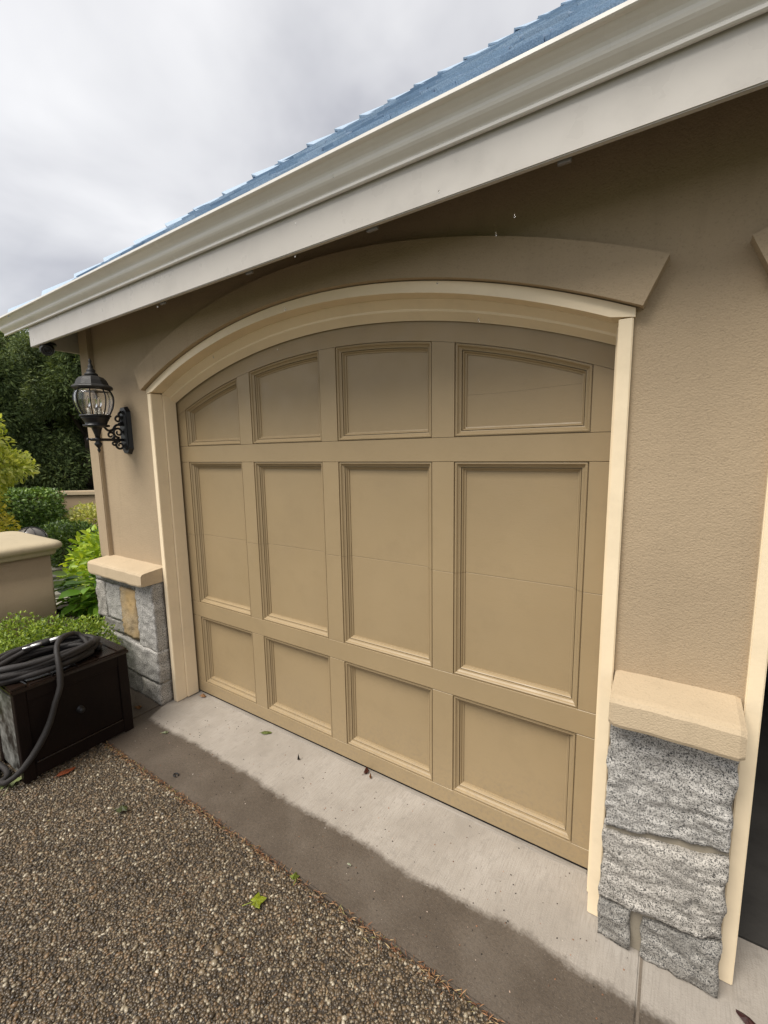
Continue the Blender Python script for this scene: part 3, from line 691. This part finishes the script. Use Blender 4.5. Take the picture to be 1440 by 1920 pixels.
lathe('top_finial', [(.036, 2.2465), (.040, 2.252), (.030, 2.262), (.022, 2.268), (.027, 2.276), (.020, 2.286), (.013, 2.292), (.017, 2.302), (.011, 2.312), (.007, 2.325), (.010, 2.334), (.006, 2.345), (.0005, 2.356)], M_LCAP, la, 14, A)
for i in range(3):
    a = i*2*math.pi/3+.5; x, y = LX+.035*math.cos(a), LY+.035*math.sin(a)
    cs = lathe('candle', [(.0005, 1.986), (.016, 1.986), (.016, 1.992), (.0105, 1.994), (.0105, 2.040), (.0005, 2.041)], M_CANDLE, la, 12, (x, y, 0))
    lathe('bulb', [(.006, 2.0405), (.012, 2.055), (.015, 2.070), (.012, 2.090), (.006, 2.108), (.001, 2.118)], M_GLASS, cs, 12, (x, y, 0))

# ------------------------------------------------------------------ security camera under the eave
SCX, SCY, SCZ = -2.15, -.405, 2.468
sc = empty('security_camera', (SCX, SCY, SCZ+.05)); tag(sc, 'small dark round security camera under the eave corner', 'camera')
lathe('mount', [(.0005, .0), (.045, .0), (.048, .006), (.044, .018), (.030, .024), (.0005, .0245)], M_BLACK, sc, 20, (SCX, SCY+.01, SCZ+.020))
tube('bracket', [(SCX, SCY+.01, SCZ+.04), (SCX, SCY+.01, SCZ+.10), (SCX, SCY+.01, 2.647)], .014, M_BLACK, sc, 10)
bm = bmesh.new(); bmesh.ops.create_uvsphere(bm, u_segments=20, v_segments=12, radius=.042, matrix=Matrix.Translation((SCX, SCY, SCZ-.005)) @ Matrix.Diagonal((1.25, 1, .95, 1)))
hd = bm_obj('housing', bm, M_BLACK, sc, True)
look = (CAM_POS-Vector((SCX, SCY, SCZ))).normalized(); look.z -= .15; look.normalize(); Q = look.to_track_quat('Z', 'Y').to_matrix().to_4x4()
def oriented_lathe(name, prof, mat, parent, seg=20):
    v, f = [], []; n = len(prof); T = Matrix.Translation((SCX, SCY, SCZ-.005)) @ Q
    for i in range(seg):
        a = 2*math.pi*i/seg
        for r, z in prof: v.append(T @ Vector((r*math.cos(a), r*math.sin(a), z)))
    for i in range(seg):
        j = (i+1) % seg
        for k in range(n-1): f.append((i*n+k, j*n+k, j*n+k+1, i*n+k+1))
    f.append(tuple(i*n+n-1 for i in range(seg))); return pm(name, v, f, mat, parent, True)
oriented_lathe('lens_ring', [(.037, .02), (.037, .044), (.034, .048), (.027, .048), (.025, .044), (.022, .044), (.021, .048), (.016, .048), (.014, .043), (.0005, .043)], M_LCAP, hd)
oriented_lathe('lens', [(.013, .0432), (.011, .046), (.006, .048), (.0005, .0487)], M_GLASS, hd, 14)

# ------------------------------------------------------------------ storage box with the hose on it
BX0, BX1, BY0, BY1, BH = -1.645, -1.290, -1.062, -.492, .530
sb = empty('storage_box', ((BX0+BX1)/2, (BY0+BY1)/2, 0)); tag(sb, 'dark brown wooden storage box standing on the driveway', 'box')
box('body', BX0+.012, BX1-.012, BY0+.012, BY1-.012, .012, BH-.02, M_WOOD, sb)
for y0, y1 in ((BY0, BY0+.055), (BY1-.055, BY1)): box('corner_post', BX1-.045, BX1, y0, y1, .0, BH-.021, M_WOOD, sb, .003)
for y0, y1 in ((BY0, BY0+.055), (BY1-.055, BY1)): box('corner_post', BX0, BX0+.045, y0, y1, .0, BH-.021, M_WOOD, sb, .003)
box('top_rail', BX1-.03, BX1-.001, BY0+.0555, BY1-.0555, BH-.085, BH-.022, M_WOOD, sb, .003)
box('bottom_rail', BX1-.03, BX1-.001, BY0+.0555, BY1-.0555, .012, .085, M_WOOD, sb, .003)
box('bottom_moulding', BX1-.012, BX1+.006, BY0+.06, BY1-.06, .086, .097, M_WOOD2, sb, .003)
box('front_panel', BX1-.03, BX1-.010, BY0+.0555, BY1-.0555, .0855, BH-.0855, M_WOOD, sb, .002)
box('side_panel', BX0+.046, BX1-.046, BY0+.002, BY0+.0115, .03, BH-.05, M_WOOD2, sb, .002)
M_SHEEN = new_mat('painted wet sheen panel', (.02, .018, .016), .3); _q = NT(M_SHEEN); _q.col(_q.ramp(_q.noise(9, 6, .7), [(.42, (.012, .009, .007)), (.52, (.12, .12, .11)), (.7, (.34, .34, .32))]))  # pale reflection of the wet panel put into its colour as patches
for c_ in sb.children:
    if c_.name.startswith('side_panel'): c_.data.materials[0] = M_SHEEN
lid = box('lid', BX0-.008, BX1+.010, BY0-.010, BY1+.010, BH-.020, BH, M_WOOD2, sb, .004, 2)
for y0, y1 in ((BY0-.006, BY0+.06), (BY1-.052, BY1+.006)): box('lid_batten', BX0, BX1+.002, y0, y1, BH+.0003, BH+.012, M_WOOD2, lid, .004, 2)
for i in range(4):
    y = BY0+.075+i*.115; box('lid_plank', BX0+.01, BX1-.006, y, y+.108, BH+.0003, BH+.007, M_WOOD2, lid, .003)
# round knob in a ring
def xlathe(name, prof, y, z, mat, parent, seg=16):
    v, f = [], []; n = len(prof)
    for i in range(seg):
        a = 2*math.pi*i/seg
        for r, x in prof: v.append((BX1-.010+x, y+r*math.cos(a), z+r*math.sin(a)))
    for i in range(seg):
        j = (i+1) % seg
        for k in range(n-1): f.append((i*n+k, j*n+k, j*n+k+1, i*n+k+1))
    f.append(tuple(i*n+n-1 for i in range(seg))); return pm(name, v, f, mat, parent, True)
kn = xlathe('knob', [(.020, .0), (.020, .003), (.010, .005), (.009, .012), (.016, .018), (.017, .026), (.010, .031), (.0005, .032)], -.769, .278, M_BLACK, sb)

hose_p = []
zc = BH+.012+.015
loops = [(-1.475, -.87, .30, .150, 0), (-1.465, -.86, .26, .125, .002), (-1.475, -.88, .275, .160, .018), (-1.47, -.85, .22, .105, .012), (-1.485, -.86, .285, .150, .034), (-1.47, -.875, .255, .135, .040), (-1.465, -.84, .235, .120, .050), (-1.485, -.87, .30, .158, .056), (-1.48, -.85, .28, .150, .064), (-1.47, -.85, .25, .13, .070)]
npt = 30
for li, (cx, cy, ry, rx, dz) in enumerate(loops):
    nx_ = loops[min(li+1, len(loops)-1)]
    for i in range(npt):
        t = i/npt; a = 2*math.pi*t+1.1
        c_x = cx+(nx_[0]-cx)*t; c_y = cy+(nx_[1]-cy)*t; a_y = ry+(nx_[2]-ry)*t; a_x = rx+(nx_[3]-rx)*t; d = dz+(nx_[4]-dz)*t
        hose_p.append((c_x+a_x*math.cos(a)+.008*math.sin(3*a+li), c_y+a_y*math.sin(a)+.010*math.sin(2*a+li*2), zc+d*(.75+.25*math.sin(a*2+li))))
hose_p += [(-1.50, -.66, zc+.092), (-1.47, -.74, zc+.118), (-1.41, -.80, zc+.112), (-1.34, -.835, zc+.085), (-1.285, -.850, zc+.030), (-1.262, -.862, BH-.05), (-1.258, -.895, .40), (-1.260, -.93, .30), (-1.265, -.985, .20), (-1.285, -1.06, .10), (-1.34, -1.125, .035), (-1.45, -1.14, .016), (-1.6, -1.10, .015), (-1.75, -1.14, .015), (-1.95, -1.2, .015)]
hp = catmull(hose_p[::3][:-5]+hose_p[-15:] if False else hose_p, 2)
ho = empty('garden_hose', (-1.48, -.86, BH+.012)); tag(ho, 'dark fabric covered hose coiled on the wooden storage box', 'hose')
rad = [.0155+.0012*math.sin(i*.9)+.001*math.sin(i*.37) for i in range(len(hp))]
tube('hose_line', hp, rad, M_HOSE, ho, 8)
# loose fitting lying across the coils
f0, f1 = Vector((-1.585, -.915, zc+.075)), Vector((-1.52, -.735, zc+.098)); d = (f1-f0)
def seg_tube(name, a, b, r, mat): return tube(name, [f0+d*a, f0+d*(a+.01), f0+d*((a+b)/2), f0+d*(b-.01), f0+d*b], [r*.8, r, r, r, r*.8], mat, ho, 12)
seg_tube('fitting', .0, .22, .0075, M_STEEL); seg_tube('fitting', .20, .48, .011, M_STEEL); seg_tube('grip', .47, .68, .013, M_RUBBER); seg_tube('fitting', .67, 1.0, .0125, M_STEEL)
tube('hose_line', catmull([(-1.95, -1.28, .016), (-1.75, -1.22, .016), (-1.6, -1.175, .017), (-1.46, -1.17, .02), (-1.40, -1.12, .022), (-1.50, -1.085, .020), (-1.8, -1.12, .04)], 8), .0145, M_HOSE, ho, 8)

# ------------------------------------------------------------------ garden pillar (stucco low wall end) with bullnose cap
gp = empty('garden_pillar', (-3.2, -.9, 0)); tag(gp, 'tan stucco low wall end with a rounded bullnose cap', 'wall')
def rrect(x0, x1, y0, y1, r, n=8):
    P = []
    for cx, cy, a0 in ((x1-r, y1-r, 0), (x0+r, y1-r, 90), (x0+r, y0+r, 180), (x1-r, y0+r, 270)):
        for i in range(n+1): a = math.radians(a0+90*i/n); P.append((cx+r*math.cos(a), cy+r*math.sin(a)))
    return P
def stack(name, rings, mat, parent):
    v, f = [], []; m = len(rings[0][0])
    for P, z in rings: v += [(x, y, z) for x, y in P]
    for a in range(len(rings)-1):
        for k in range(m): f.append((a*m+k, a*m+(k+1) % m, (a+1)*m+(k+1) % m, (a+1)*m+k))
    f += [tuple(range(m))[::-1], tuple((len(rings)-1)*m+k for k in range(m))]
    o = pm(name, v, f, mat, parent, False)
    for p in o.data.polygons: p.use_smooth = len(p.vertices) == 4
    return o
gx0, gx1, gy0, gy1 = -3.75, -2.72, -2.6, -.235
def R_(o, r): return rrect(gx0-o, gx1+o, gy0-o, gy1+o, r)
stack('body', [(R_(-.075, .02), -.05), (R_(-.075, .02), .935)], M_STUC, gp)
stack('cap', [(R_(-.045, .04), .930), (R_(-.035, .05), .945), (R_(-.035, .05), .965), (R_(-.012, .07), .972), (R_(.006, .08), .985), (R_(.012, .09), 1.003), (R_(.006, .09), 1.022), (R_(-.012, .08), 1.036), (R_(-.05, .06), 1.045), (R_(-.30, .04), 1.058)], M_CAP, gp)
# ribbed glass globe seen over the cap
gl = empty('garden_globe', (-4.55, .12, .0)); tag(gl, 'ribbed grey garden globe showing just above the bullnose wall cap', 'globe lamp')
lathe('stand', [(.0005, -.05), (.05, -.05), (.05, .0), (.03, .02), (.03, .66), (.06, .70), (.0005, .71)], M_BLACK, gl, 16, (-4.55, .12, 0))
lathe('dome', [(.06, .70), (.12, .73), (.155, .79), (.15, .85), (.115, .905), (.06, .935), (.0005, .945)], new_mat('frosted glass', (.14, .125, .11), .25), gl, 24, (-4.55, .12, 0))
for i in range(8):
    a = i*math.pi/4; tube('rib', catmull([(-4.55+r*math.cos(a), .12+r*math.sin(a), z) for r, z in ((.122, .73), (.158, .79), (.153, .85), (.118, .907), (.06, .938), (.01, .948))], 3), .004, M_BLACK, gl, 6)

# ------------------------------------------------------------------ plants
def shrub(name, label, cat, loc, mat, npts, rad, size, tmpl='dia', lump=.25, seed=0., shell=.4, stems=5, jit=.8, up=.4, group=None, droop=0.):
    e = empty(name, loc); tag(e, label, cat, group)
    c = np.array(loc)+np.array([0, 0, rad[2]*.95])
    p, o = blob_pts(npts, c, rad, lump, shell, 3.0, seed); k = p[:, 2] > loc[2]+.01; p, o = p[k], o[k]
    foliage('crown', mat, e, p, o, RNG.uniform(size*.6, size*1.25, len(p)), tmpl, jit, up, droop)
    bm = bmesh.new()
    for i in range(stems):
        a = 2*math.pi*i/stems; q = Vector(c)+Vector((math.cos(a)*rad[0]*.5, math.sin(a)*rad[1]*.5, rad[2]*.3))
        b = Vector(loc)+Vector((math.cos(a)*.04, math.sin(a)*.04, -.03)); bm_tube(bm, [b, b.lerp(q, .5)+Vector((0, 0, .05)), q], [.018, .012, .005], 6)
    bm_obj('stems', bm, M_BARK, e, True); return e
# boxwood hedge behind the storage box
e = empty('boxwood_hedge', (-2.1, -.62, -.03)); tag(e, 'low bright green boxwood hedge behind the wooden storage box', 'hedge')
P_, O_ = [], []
for i, (x, y, zt) in enumerate(((-1.86, -.50, .60), (-2.08, -.60, .585), (-2.02, -.83, .57), (-2.30, -.72, .60), (-2.38, -1.0, .58), (-2.15, -1.08, .56))):
    p, o = blob_pts(4200, (x, y, zt*.55), (.22, .21, zt*.47), .22, .3, 4, i); P_.append(p); O_.append(o)
P_ = np.concatenate(P_); O_ = np.concatenate(O_); k = (P_[:, 2] > 0) & (P_[:, 0] < -1.66); P_, O_ = P_[k], O_[k]
foliage('crown', ML_BOX, e, P_, O_, RNG.uniform(.016, .030, len(P_)), 'leaf', .9, .6)
bm = bmesh.new()
for i in range(14):
    x, y = -1.85-.05*i, -.45-.05*(i % 9); bm_tube(bm, [(x, y, -.05), (x+.03, y, .2), (x-.02, y+.03, .42)], [.012, .009, .004], 6)
bm_obj('stems', bm, M_BARK, e, True)
# hosta between pillar and pier
e = empty('broadleaf_plant', (-2.75, .02, -.03)); tag(e, 'broad leaved green plant between the pillar and the stone pier', 'plant')
n = 260; a = RNG.uniform(0, 2*np.pi, n); rr = RNG.uniform(.02, .34, n); hh = RNG.uniform(.30, .68, n)
pos = np.stack([-2.75+rr*np.cos(a)*1.2, -.0+rr*np.sin(a)*.65, hh], 1); out = np.stack([np.cos(a), np.sin(a), RNG.uniform(-.3, .35, n)], 1)
k = pos[:, 0] < -2.24; pos, out = pos[k], out[k]
v, f = scatter(LEAF*np.array([1, 1.35, 1]), LEAF_F, pos, norm(out+rdir(len(pos))*.3), np.tile([0, 0, 1.], (len(pos), 1))+rdir(len(pos))*.35, RNG.uniform(.10, .19, len(pos)))
npmesh('crown', v, f, ML_HOSTA, e)
bm = bmesh.new()
for q in pos[::6]: bm_tube(bm, [(-2.75+(q[0]+2.75)*.2, q[1]*.2, -.05), tuple(q)], [.006, .003], 5)
bm_obj('stems', bm, M_BARK, e, True)
shrub('lime_shrub', 'bright lime green shrub beside the garage side wall', 'shrub', (-3.72, .62, -.05), ML_LIME, 2600, (.62, .42, .50), .085, 'leaf', .3, 2., .45)
shrub('clipped_shrub', 'dark green shrub clipped flat on top in front of the garden wall', 'shrub', (-8.35, 1.30, -.05), ML_CLIP, 10, (.2, .2, .2), .05)
e = [o for o in COL.objects if o.name.startswith('clipped_shrub')][0]
for c_ in list(e.children):
    if c_.name.startswith('crown'): bpy.data.objects.remove(c_)
p, o = boxy_pts(15000, (-8.95, .62, .05), (-7.75, 1.72, 1.12), .10); foliage('crown', leafmat('hedge shrub foliage', [(0, (0.05, 0.09, 0.02)), (0.6, (0.13, 0.22, 0.05)), (1, (0.28, 0.40, 0.09))], 0.25), e, p, o, RNG.uniform(.04, .075, len(p)), 'dia', .9, .6)
shrub('mounded_shrub', 'low dark mounded shrub in front of the clipped shrub', 'shrub', (-6.85, 1.35, -.05), ML_CLIP, 5000, (.75, .45, .36), .06, 'dia', .2, 4.)
shrub('variegated_shrub', 'pale cream yellow shrub below the garden wall', 'shrub', (-7.75, 2.05, -.05), ML_PALE, 3000, (.5, .42, .44), .07, 'dia', .3, 5.)
shrub('yellow_shrub', 'golden yellow feathery shrub left of the clipped shrub', 'shrub', (-5.95, -.12, -.05), ML_YEL, 7500, (.52, .46, .78), .055, 'dia', .35, 6., .5, 7)
shrub('ivy_shrub', 'dark climbing shrub against the garden wall near the garage corner', 'shrub', (-8.05, 2.85, -.05), ML_CLIP, 3500, (.45, .40, .58), .07, 'dia', .4, 8.)
shrub('understory_shrub', 'loose olive green shrub below the maple and beside the conifers', 'shrub', (-9.9, .95, .0), ML_DARK2, 6000, (.8, .6, .95), .08, 'dia', .4, 9., .5)

def tree(name, label, cat, base, h, trunk_r, mat, clumps, size, tmpl='dia', group=None, jit=.7, up=.3, droop=.0, lump=.3):
    e = empty(name, base); tag(e, label, cat, group); b = Vector(base)
    bm = bmesh.new(); bm_tube(bm, [b+Vector((0, 0, -.1)), b+Vector((.03, .02, h*.35)), b+Vector((-.03, .03, h*.7)), b+Vector((0, 0, h*.95))], [trunk_r, trunk_r*.8, trunk_r*.5, trunk_r*.15], 9)
    for (c, r, n) in clumps:
        c = Vector(c); s = b+Vector((0, 0, max(.3, (c.z-b.z)*.7))); bm_tube(bm, [s, s.lerp(c, .5)+Vector((0, 0, .08)), c], [trunk_r*.35, trunk_r*.2, trunk_r*.06], 6)
    bm_obj('trunk', bm, M_BARK, e, True)
    P, O = [], []
    for i, (c, r, n) in enumerate(clumps):
        p, o = blob_pts(n, c, r, lump, .55, 3.5, i*1.7+base[0]); P.append(p); O.append(o)
    P, O = np.concatenate(P), np.concatenate(O)
    foliage('crown', mat, e, P, O, RNG.uniform(size*.6, size*1.3, len(P)), tmpl, jit, up, droop); return e
# lime-leaved maple on the left
mc = []
rr = random.Random(3)
for i in range(16):
    mc.append(((-6.15+rr.uniform(-.5, .4), .16+rr.uniform(-.80, .34), 1.50+rr.uniform(-.40, .85)), (.31, .31, .17), 560))
tree('maple_tree', 'small maple with lit yellow green leaves at the left edge', 'tree', (-6.3, -.15, -.05), 2.2, .05, ML_MAPLE, mc, .075, 'leaf', None, .8, .6, .3)
# conifers behind the garden wall
def conifer(label, x, y, h, r, mat, seed, n=30):
    q = random.Random(seed); cl = []
    for i in range(n):
        t = q.random()**.8; z = .4+t*(h-.6); a = q.uniform(0, 2*math.pi); R = r*(1-.72*t)*q.uniform(.55, 1.0)
        cl.append(((x+R*math.cos(a), y+R*math.sin(a), z), (.55*(1-.4*t), .55*(1-.4*t), .42), 1300))
    cl.append(((x, y, h-.45), (.14, .14, .5), 200))
    tree('conifer_tree', label, 'tree', (x, y, -.05), h, .16, mat, cl, .105, 'spray', 'conifers behind the garden wall', .9, .2, .35, .4)
conifer('tall dense dark conifer just left of the lantern, behind the garden wall', -10.9, 3.55, 5.2, 1.5, ML_DARK, 1, 36)
conifer('dark conifer half hidden by the garage corner and the lantern', -9.9, 5.0, 5.4, 1.5, ML_DARK, 2, 34)
conifer('paler grey green conifer filling the gap under the gutter end', -12.6, 3.3, 4.7, 1.7, ML_DARK2, 3, 38)
conifer('leftmost tall conifer with its tip above the gutter', -13.6, 2.9, 5.1, 1.8, ML_DARK2, 4, 40)
conifer('dark conifer at the left behind the maple', -11.0, 1.6, 4.0, 1.4, ML_DARK, 5, 30)
conifer('deep shaded conifer furthest back between the other conifers', -13.2, 5.2, 5.0, 1.9, ML_DARK, 6, 40)

# ------------------------------------------------------------------ garden wall, path
gw = empty('garden_wall', (-9.0, 2.7, -.05)); tag(gw, 'low tan stucco garden wall with a coping behind the shrubs', 'wall')
dirw = Vector((.73, .48, 0)).normalized(); nw = Vector((dirw.y, -dirw.x, 0))
def obox(name, c, half_l, half_w, z0, z1, mat, parent):
    bm = bmesh.new(); vs = []
    for z in (z0, z1):
        for s, t in ((-1, -1), (1, -1), (1, 1), (-1, 1)): vs.append(bm.verts.new(Vector((c[0], c[1], z))+dirw*half_l*s+nw*half_w*t))
    for q in ((0,3,2,1),(4,5,6,7),(0,1,5,4),(1,2,6,5),(2,3,7,6),(3,0,4,7)): bm.faces.new([vs[i] for i in q])
    bmesh.ops.bevel(bm, geom=list(bm.edges), offset=.012, segments=2, affect='EDGES'); return bm_obj(name, bm, mat, parent)
obox('wall_body', (-9.25, 2.65), 4.0, .10, -.1, .90, M_GWALL, gw); obox('coping', (-9.25, 2.65), 4.02, .15, .901, .985, M_SILL, gw)
pa = tag(box('garden_path', -10.0, -3.3, .0, .02, -.12, -.09, M_LAWN), kind='structure')
prng = random.Random(5)
for i in range(11):
    t = i/10; x = -4.2-4.9*t; y = .22+2.05*t; w, l = prng.uniform(.55, .75), prng.uniform(.17, .21); ang = math.atan2(2.05, -4.9)+prng.uniform(-.08, .08)
    bm = bmesh.new(); ring = []
    for k in range(10):
        a = 2*math.pi*k/10; ring.append((l*1.05*math.copysign(abs(math.cos(a))**.6, math.cos(a))*prng.uniform(.9, 1.05), w*.8*math.copysign(abs(math.sin(a))**.6, math.sin(a))*prng.uniform(.9, 1.05)))
    T = Matrix.Translation((x, y, 0)) @ Matrix.Rotation(ang, 4, 'Z')
    hi = [bm.verts.new(T @ Vector((p[0], p[1], -.03))) for p in ring]; lo = [bm.verts.new(T @ Vector((p[0], p[1], -.11))) for p in ring]
    bm.faces.new(hi); bm.faces.new(lo[::-1])
    for k in range(10): bm.faces.new((lo[k], lo[(k+1) % 10], hi[(k+1) % 10], hi[k]))
    bm_obj('flagstone', bm, M_FLAG, pa)
# ground-cover between the flagstones
n = 5000; t = RNG.random(n); pos = np.stack([-4.0-5.6*t+RNG.normal(0, .05, n), .15+2.3*t+RNG.normal(0, .55, n), np.full(n, -.115)], 1)
k = ~((pos[:, 0] > -2.3)); pos = pos[k]; n = len(pos)
v, f = scatter(DIA*np.array([1, .35, 1]), DIA_F, pos, np.tile([0, 0, 1.], (n, 1))+rdir(n)*.7, rdir(n), RNG.uniform(.06, .11, n))
tag(npmesh('ground_cover', v, f, ML_BOX), 'short green growth between the garden path stones', 'ground cover', kind='stuff')

# ------------------------------------------------------------------ fallen leaves and litter
def leaf_mesh(kind, size, rot, seed, curl=.15):
    q = random.Random(seed); pts = []
    if kind == 'maple':
        tips = [(-152, .62), (-120, .50), (-100, .58), (-72, .92), (-48, .58), (-28, .68), (-3, 1.05), (22, .66), (42, .56), (70, .94), (98, .60), (118, .48), (150, .66), (180, .22)]
        for a, r in tips: pts.append((r*math.cos(math.radians(a)), r*math.sin(math.radians(a))))
    elif kind == 'oval':
        for i in range(12):
            a = 2*math.pi*i/12; pts.append((math.cos(a), .45*math.sin(a)*(1-.25*math.cos(a))))
    else:
        for i in range(11):
            a = 2*math.pi*i/11; r = q.uniform(.5, 1.0); pts.append((r*math.cos(a), .6*r*math.sin(a)))
    c, s = math.cos(rot), math.sin(rot); vs = [(0, 0, .010*curl/.15)]
    for x, y in pts:
        z = .004+size*curl*abs(q.gauss(0, 1))*.5; vs.append((size*(x*c-y*s), size*(x*s+y*c), z))
    n = len(pts); return vs, [(0, 1+i, 1+(i+1) % n) for i in range(n)]
LM = {}
def lm(c, rough=.45):
    if c not in LM:
        m = new_mat('fallen leaf', c, rough); t = NT(m); t.col(t.mix(t.ramp(t.noise(60, 4), [(.35, (.8,)*3), (.6, (0, 0, 0))]), c, scale_c(c, .5))); LM[c] = m
    return LM[c]
def fallen(kind, x, y, size, rot, col, label, seed, curl=.15, z=0.0, stem=True, name='fallen_leaf', cat='leaf'):
    v, f = leaf_mesh(kind, size, rot, seed, curl)
    bm = bmesh.new(); vs = [bm.verts.new((p[0]+x, p[1]+y, p[2]+z)) for p in v]
    for q in f: bm.faces.new([vs[i] for i in q])
    r = bmesh.ops.solidify(bm, geom=list(bm.faces), thickness=.0008)
    o = bm_obj(name, bm, lm(col), None); tag(o, label, cat)
    if stem:
        a = rot+math.pi; e2 = Vector((x+size*1.3*math.cos(a), y+size*1.3*math.sin(a), z+.004)); tube('stalk', catmull([(x, y, z+.006), Vector((x, y, z+.006)).lerp(e2, .5)+Vector((.006, .004, .004)), e2], 4), .0012, lm(scale_c(col, .8)), o, 5)
    return o
fallen('maple', .239, -.816, .040, .9, (.36, .42, .03), 'bright yellow green fallen leaf lying alone on the pebble driveway', 1, .15, -.004)
fallen('maple', .30, -.668, .024, 2.2, (.30, .37, .06), 'small green leaf caught in the joint at the concrete edge', 2, .3, .0)
fallen('rag', -.667, -.87, .042, .4, (.12, .14, .05), 'wilted dull green leaf scrap on the pebbles near the box', 3, .5, -.004)
fallen('oval', -.523, -.078, .034, .55, (.20, .24, .06), 'narrow green leaf on the dry concrete near the door foot', 4, .15)
fallen('rag', -1.235, -.035, .030, .2, (.50, .24, .08), 'orange curled leaf at the left foot of the garage door', 5, .4)
fallen('rag', .205, -.028, .022, 1.2, (.16, .045, .025), 'small dark red crumpled leaf by the middle of the door foot', 6, .6)
fallen('oval', -1.215, -.90, .045, 1.45, (.33, .09, .035), 'rusty red leaf on the pebbles beside the storage box', 7, .2, -.004)
fallen('maple', -1.375, -1.105, .075, 2.6, (.36, .42, .18), 'large pale green leaf under the corner of the storage box', 8, .12, -.002)
fallen('rag', -1.067, -.415, .026, .7, (.33, .36, .20), 'pale green leaf at the edge of the wet concrete', 9, .25)
fallen('rag', -1.49, -.36, .034, .3, (.42, .19, .06), 'orange brown leaf in the gap between box and stone pier', 10, .3)
fallen('oval', 1.785, -.262, .030, 2.6, (.10, .035, .03), 'dark maroon leaf with a long stalk at the stone pier foot', 11, .25)
fallen('rag', -.183, -.147, .010, .2, (.02, .018, .015), 'tiny black leaf crumb on the dry concrete', 12, .6, stem=False, name='leaf_crumb', cat='debris')
fallen('oval', .454, -.501, .010, 0, (.60, .62, .45), 'tiny pale petal on the wet concrete', 13, .1, stem=False, name='petal', cat='petal')
fallen('rag', .245, -.045, .012, 2, (.30, .13, .05), 'tiny rust coloured crumb beside the dark red leaf', 14, .5, stem=False, name='leaf_crumb', cat='debris')
# dark curled snail-like ring
o = tube('curled_twig', [(-.663+.014*math.cos(a), -.593+.011*math.sin(a), .006+.002*a/5) for a in lin(.3, 5.6, 18)], .0035, M_BLACK, None, 6)
tag(o, 'small dark curled ring of twig on the wet concrete', 'debris')
# litter of needles along the joint
n = 1700; x = RNG.uniform(-1.30, 1.5, n); dens = np.array([noise.noise(Vector((q*4, 0, 0)))*.5+.5+.5*(q < -.1) for q in x]); k = RNG.random(n) < dens; x = x[k]; n = len(x)
pos = np.stack([x, JY-.004-np.abs(RNG.normal(0, .016, n)), RNG.uniform(-.002, .006, n)], 1)
a = RNG.uniform(0, np.pi, n); ax = np.stack([np.cos(a), np.sin(a)*.6, RNG.normal(0, .2, n)], 1)
v, f = scatter(DIA*np.array([1, .22, 1]), DIA_F, pos, ax, np.tile([0, 0, 1.], (n, 1))+rdir(n)*.5, RNG.uniform(.008, .030, n))
M_LIT = leafmat('needle litter', [(0, (.10, .04, .02)), (.35, (.20, .085, .035)), (.7, (.32, .165, .075)), (.9, (.48, .34, .18)), (1, (.16, .18, .04))], .1, .6)
tag(npmesh('needle_litter', v, f, M_LIT), 'rusty needles and leaf crumbs along the joint of apron and driveway', 'litter', kind='stuff')
n = 260; pos = np.stack([RNG.uniform(-1.2, 1.3, n), RNG.uniform(-1.5, -.68, n), np.full(n, -.004)], 1); a = RNG.uniform(0, 6.28, n)
v, f = scatter(DIA*np.array([1, .22, 1]), DIA_F, pos, np.stack([np.cos(a), np.sin(a), np.zeros(n)], 1), np.tile([0, 0, 1.], (n, 1))+rdir(n)*.4, RNG.uniform(.008, .022, n))
tag(npmesh('scattered_needles', v, f, M_LIT), 'thin tan needles scattered over the pebble driveway', 'litter', kind='stuff')
# crumbs and grit on the apron
n = 420; pos = np.stack([RNG.uniform(-1.3, 1.5, n), RNG.uniform(JY+.01, -.03, n), np.full(n, .001)], 1); s = RNG.uniform(.0012, .004, n)
v, f = scatter(IV*np.array([1, .7, .5]), IF, pos, rdir(n)*np.array([1, 1, .1])+1e-4, np.tile([0, 0, 1.], (n, 1)), s)
M_GRIT = leafmat('grit', [(0, (.02, .018, .015)), (.6, (.08, .06, .045)), (.85, (.3, .14, .07)), (1, (.6, .57, .5))], .0, .7)
tag(npmesh('grit', v, f, M_GRIT), 'fine dark grit and crumbs scattered on the concrete apron', 'grit', kind='stuff')

# ------------------------------------------------------------------ falling rain drops from the gutter
for x, y, z in ((.346,-.55,2.519),(.896,-.55,2.451),(1.064,-.55,2.296),(.891,-.55,2.212),(.276,-.55,2.25),(.518,-.55,2.615),(1.113,-.55,2.328),(1.018,-.55,2.087),(.335,-.55,2.417),(-.157,-.55,2.136),(-.54,-.55,2.409),(.225,-.55,2.116)):
    o = lathe('water_drop', [(.0002, -.004), (.0018, -.0032), (.0026, -.0012), (.0025, .0008), (.0016, .0035), (.0006, .0065), (.0001, .0085)], M_WATER, None, 10, (x, y, z))
    tag(o, 'clear water drop falling from the gutter in front of the garage', 'water drop', 'drops falling from the gutter')
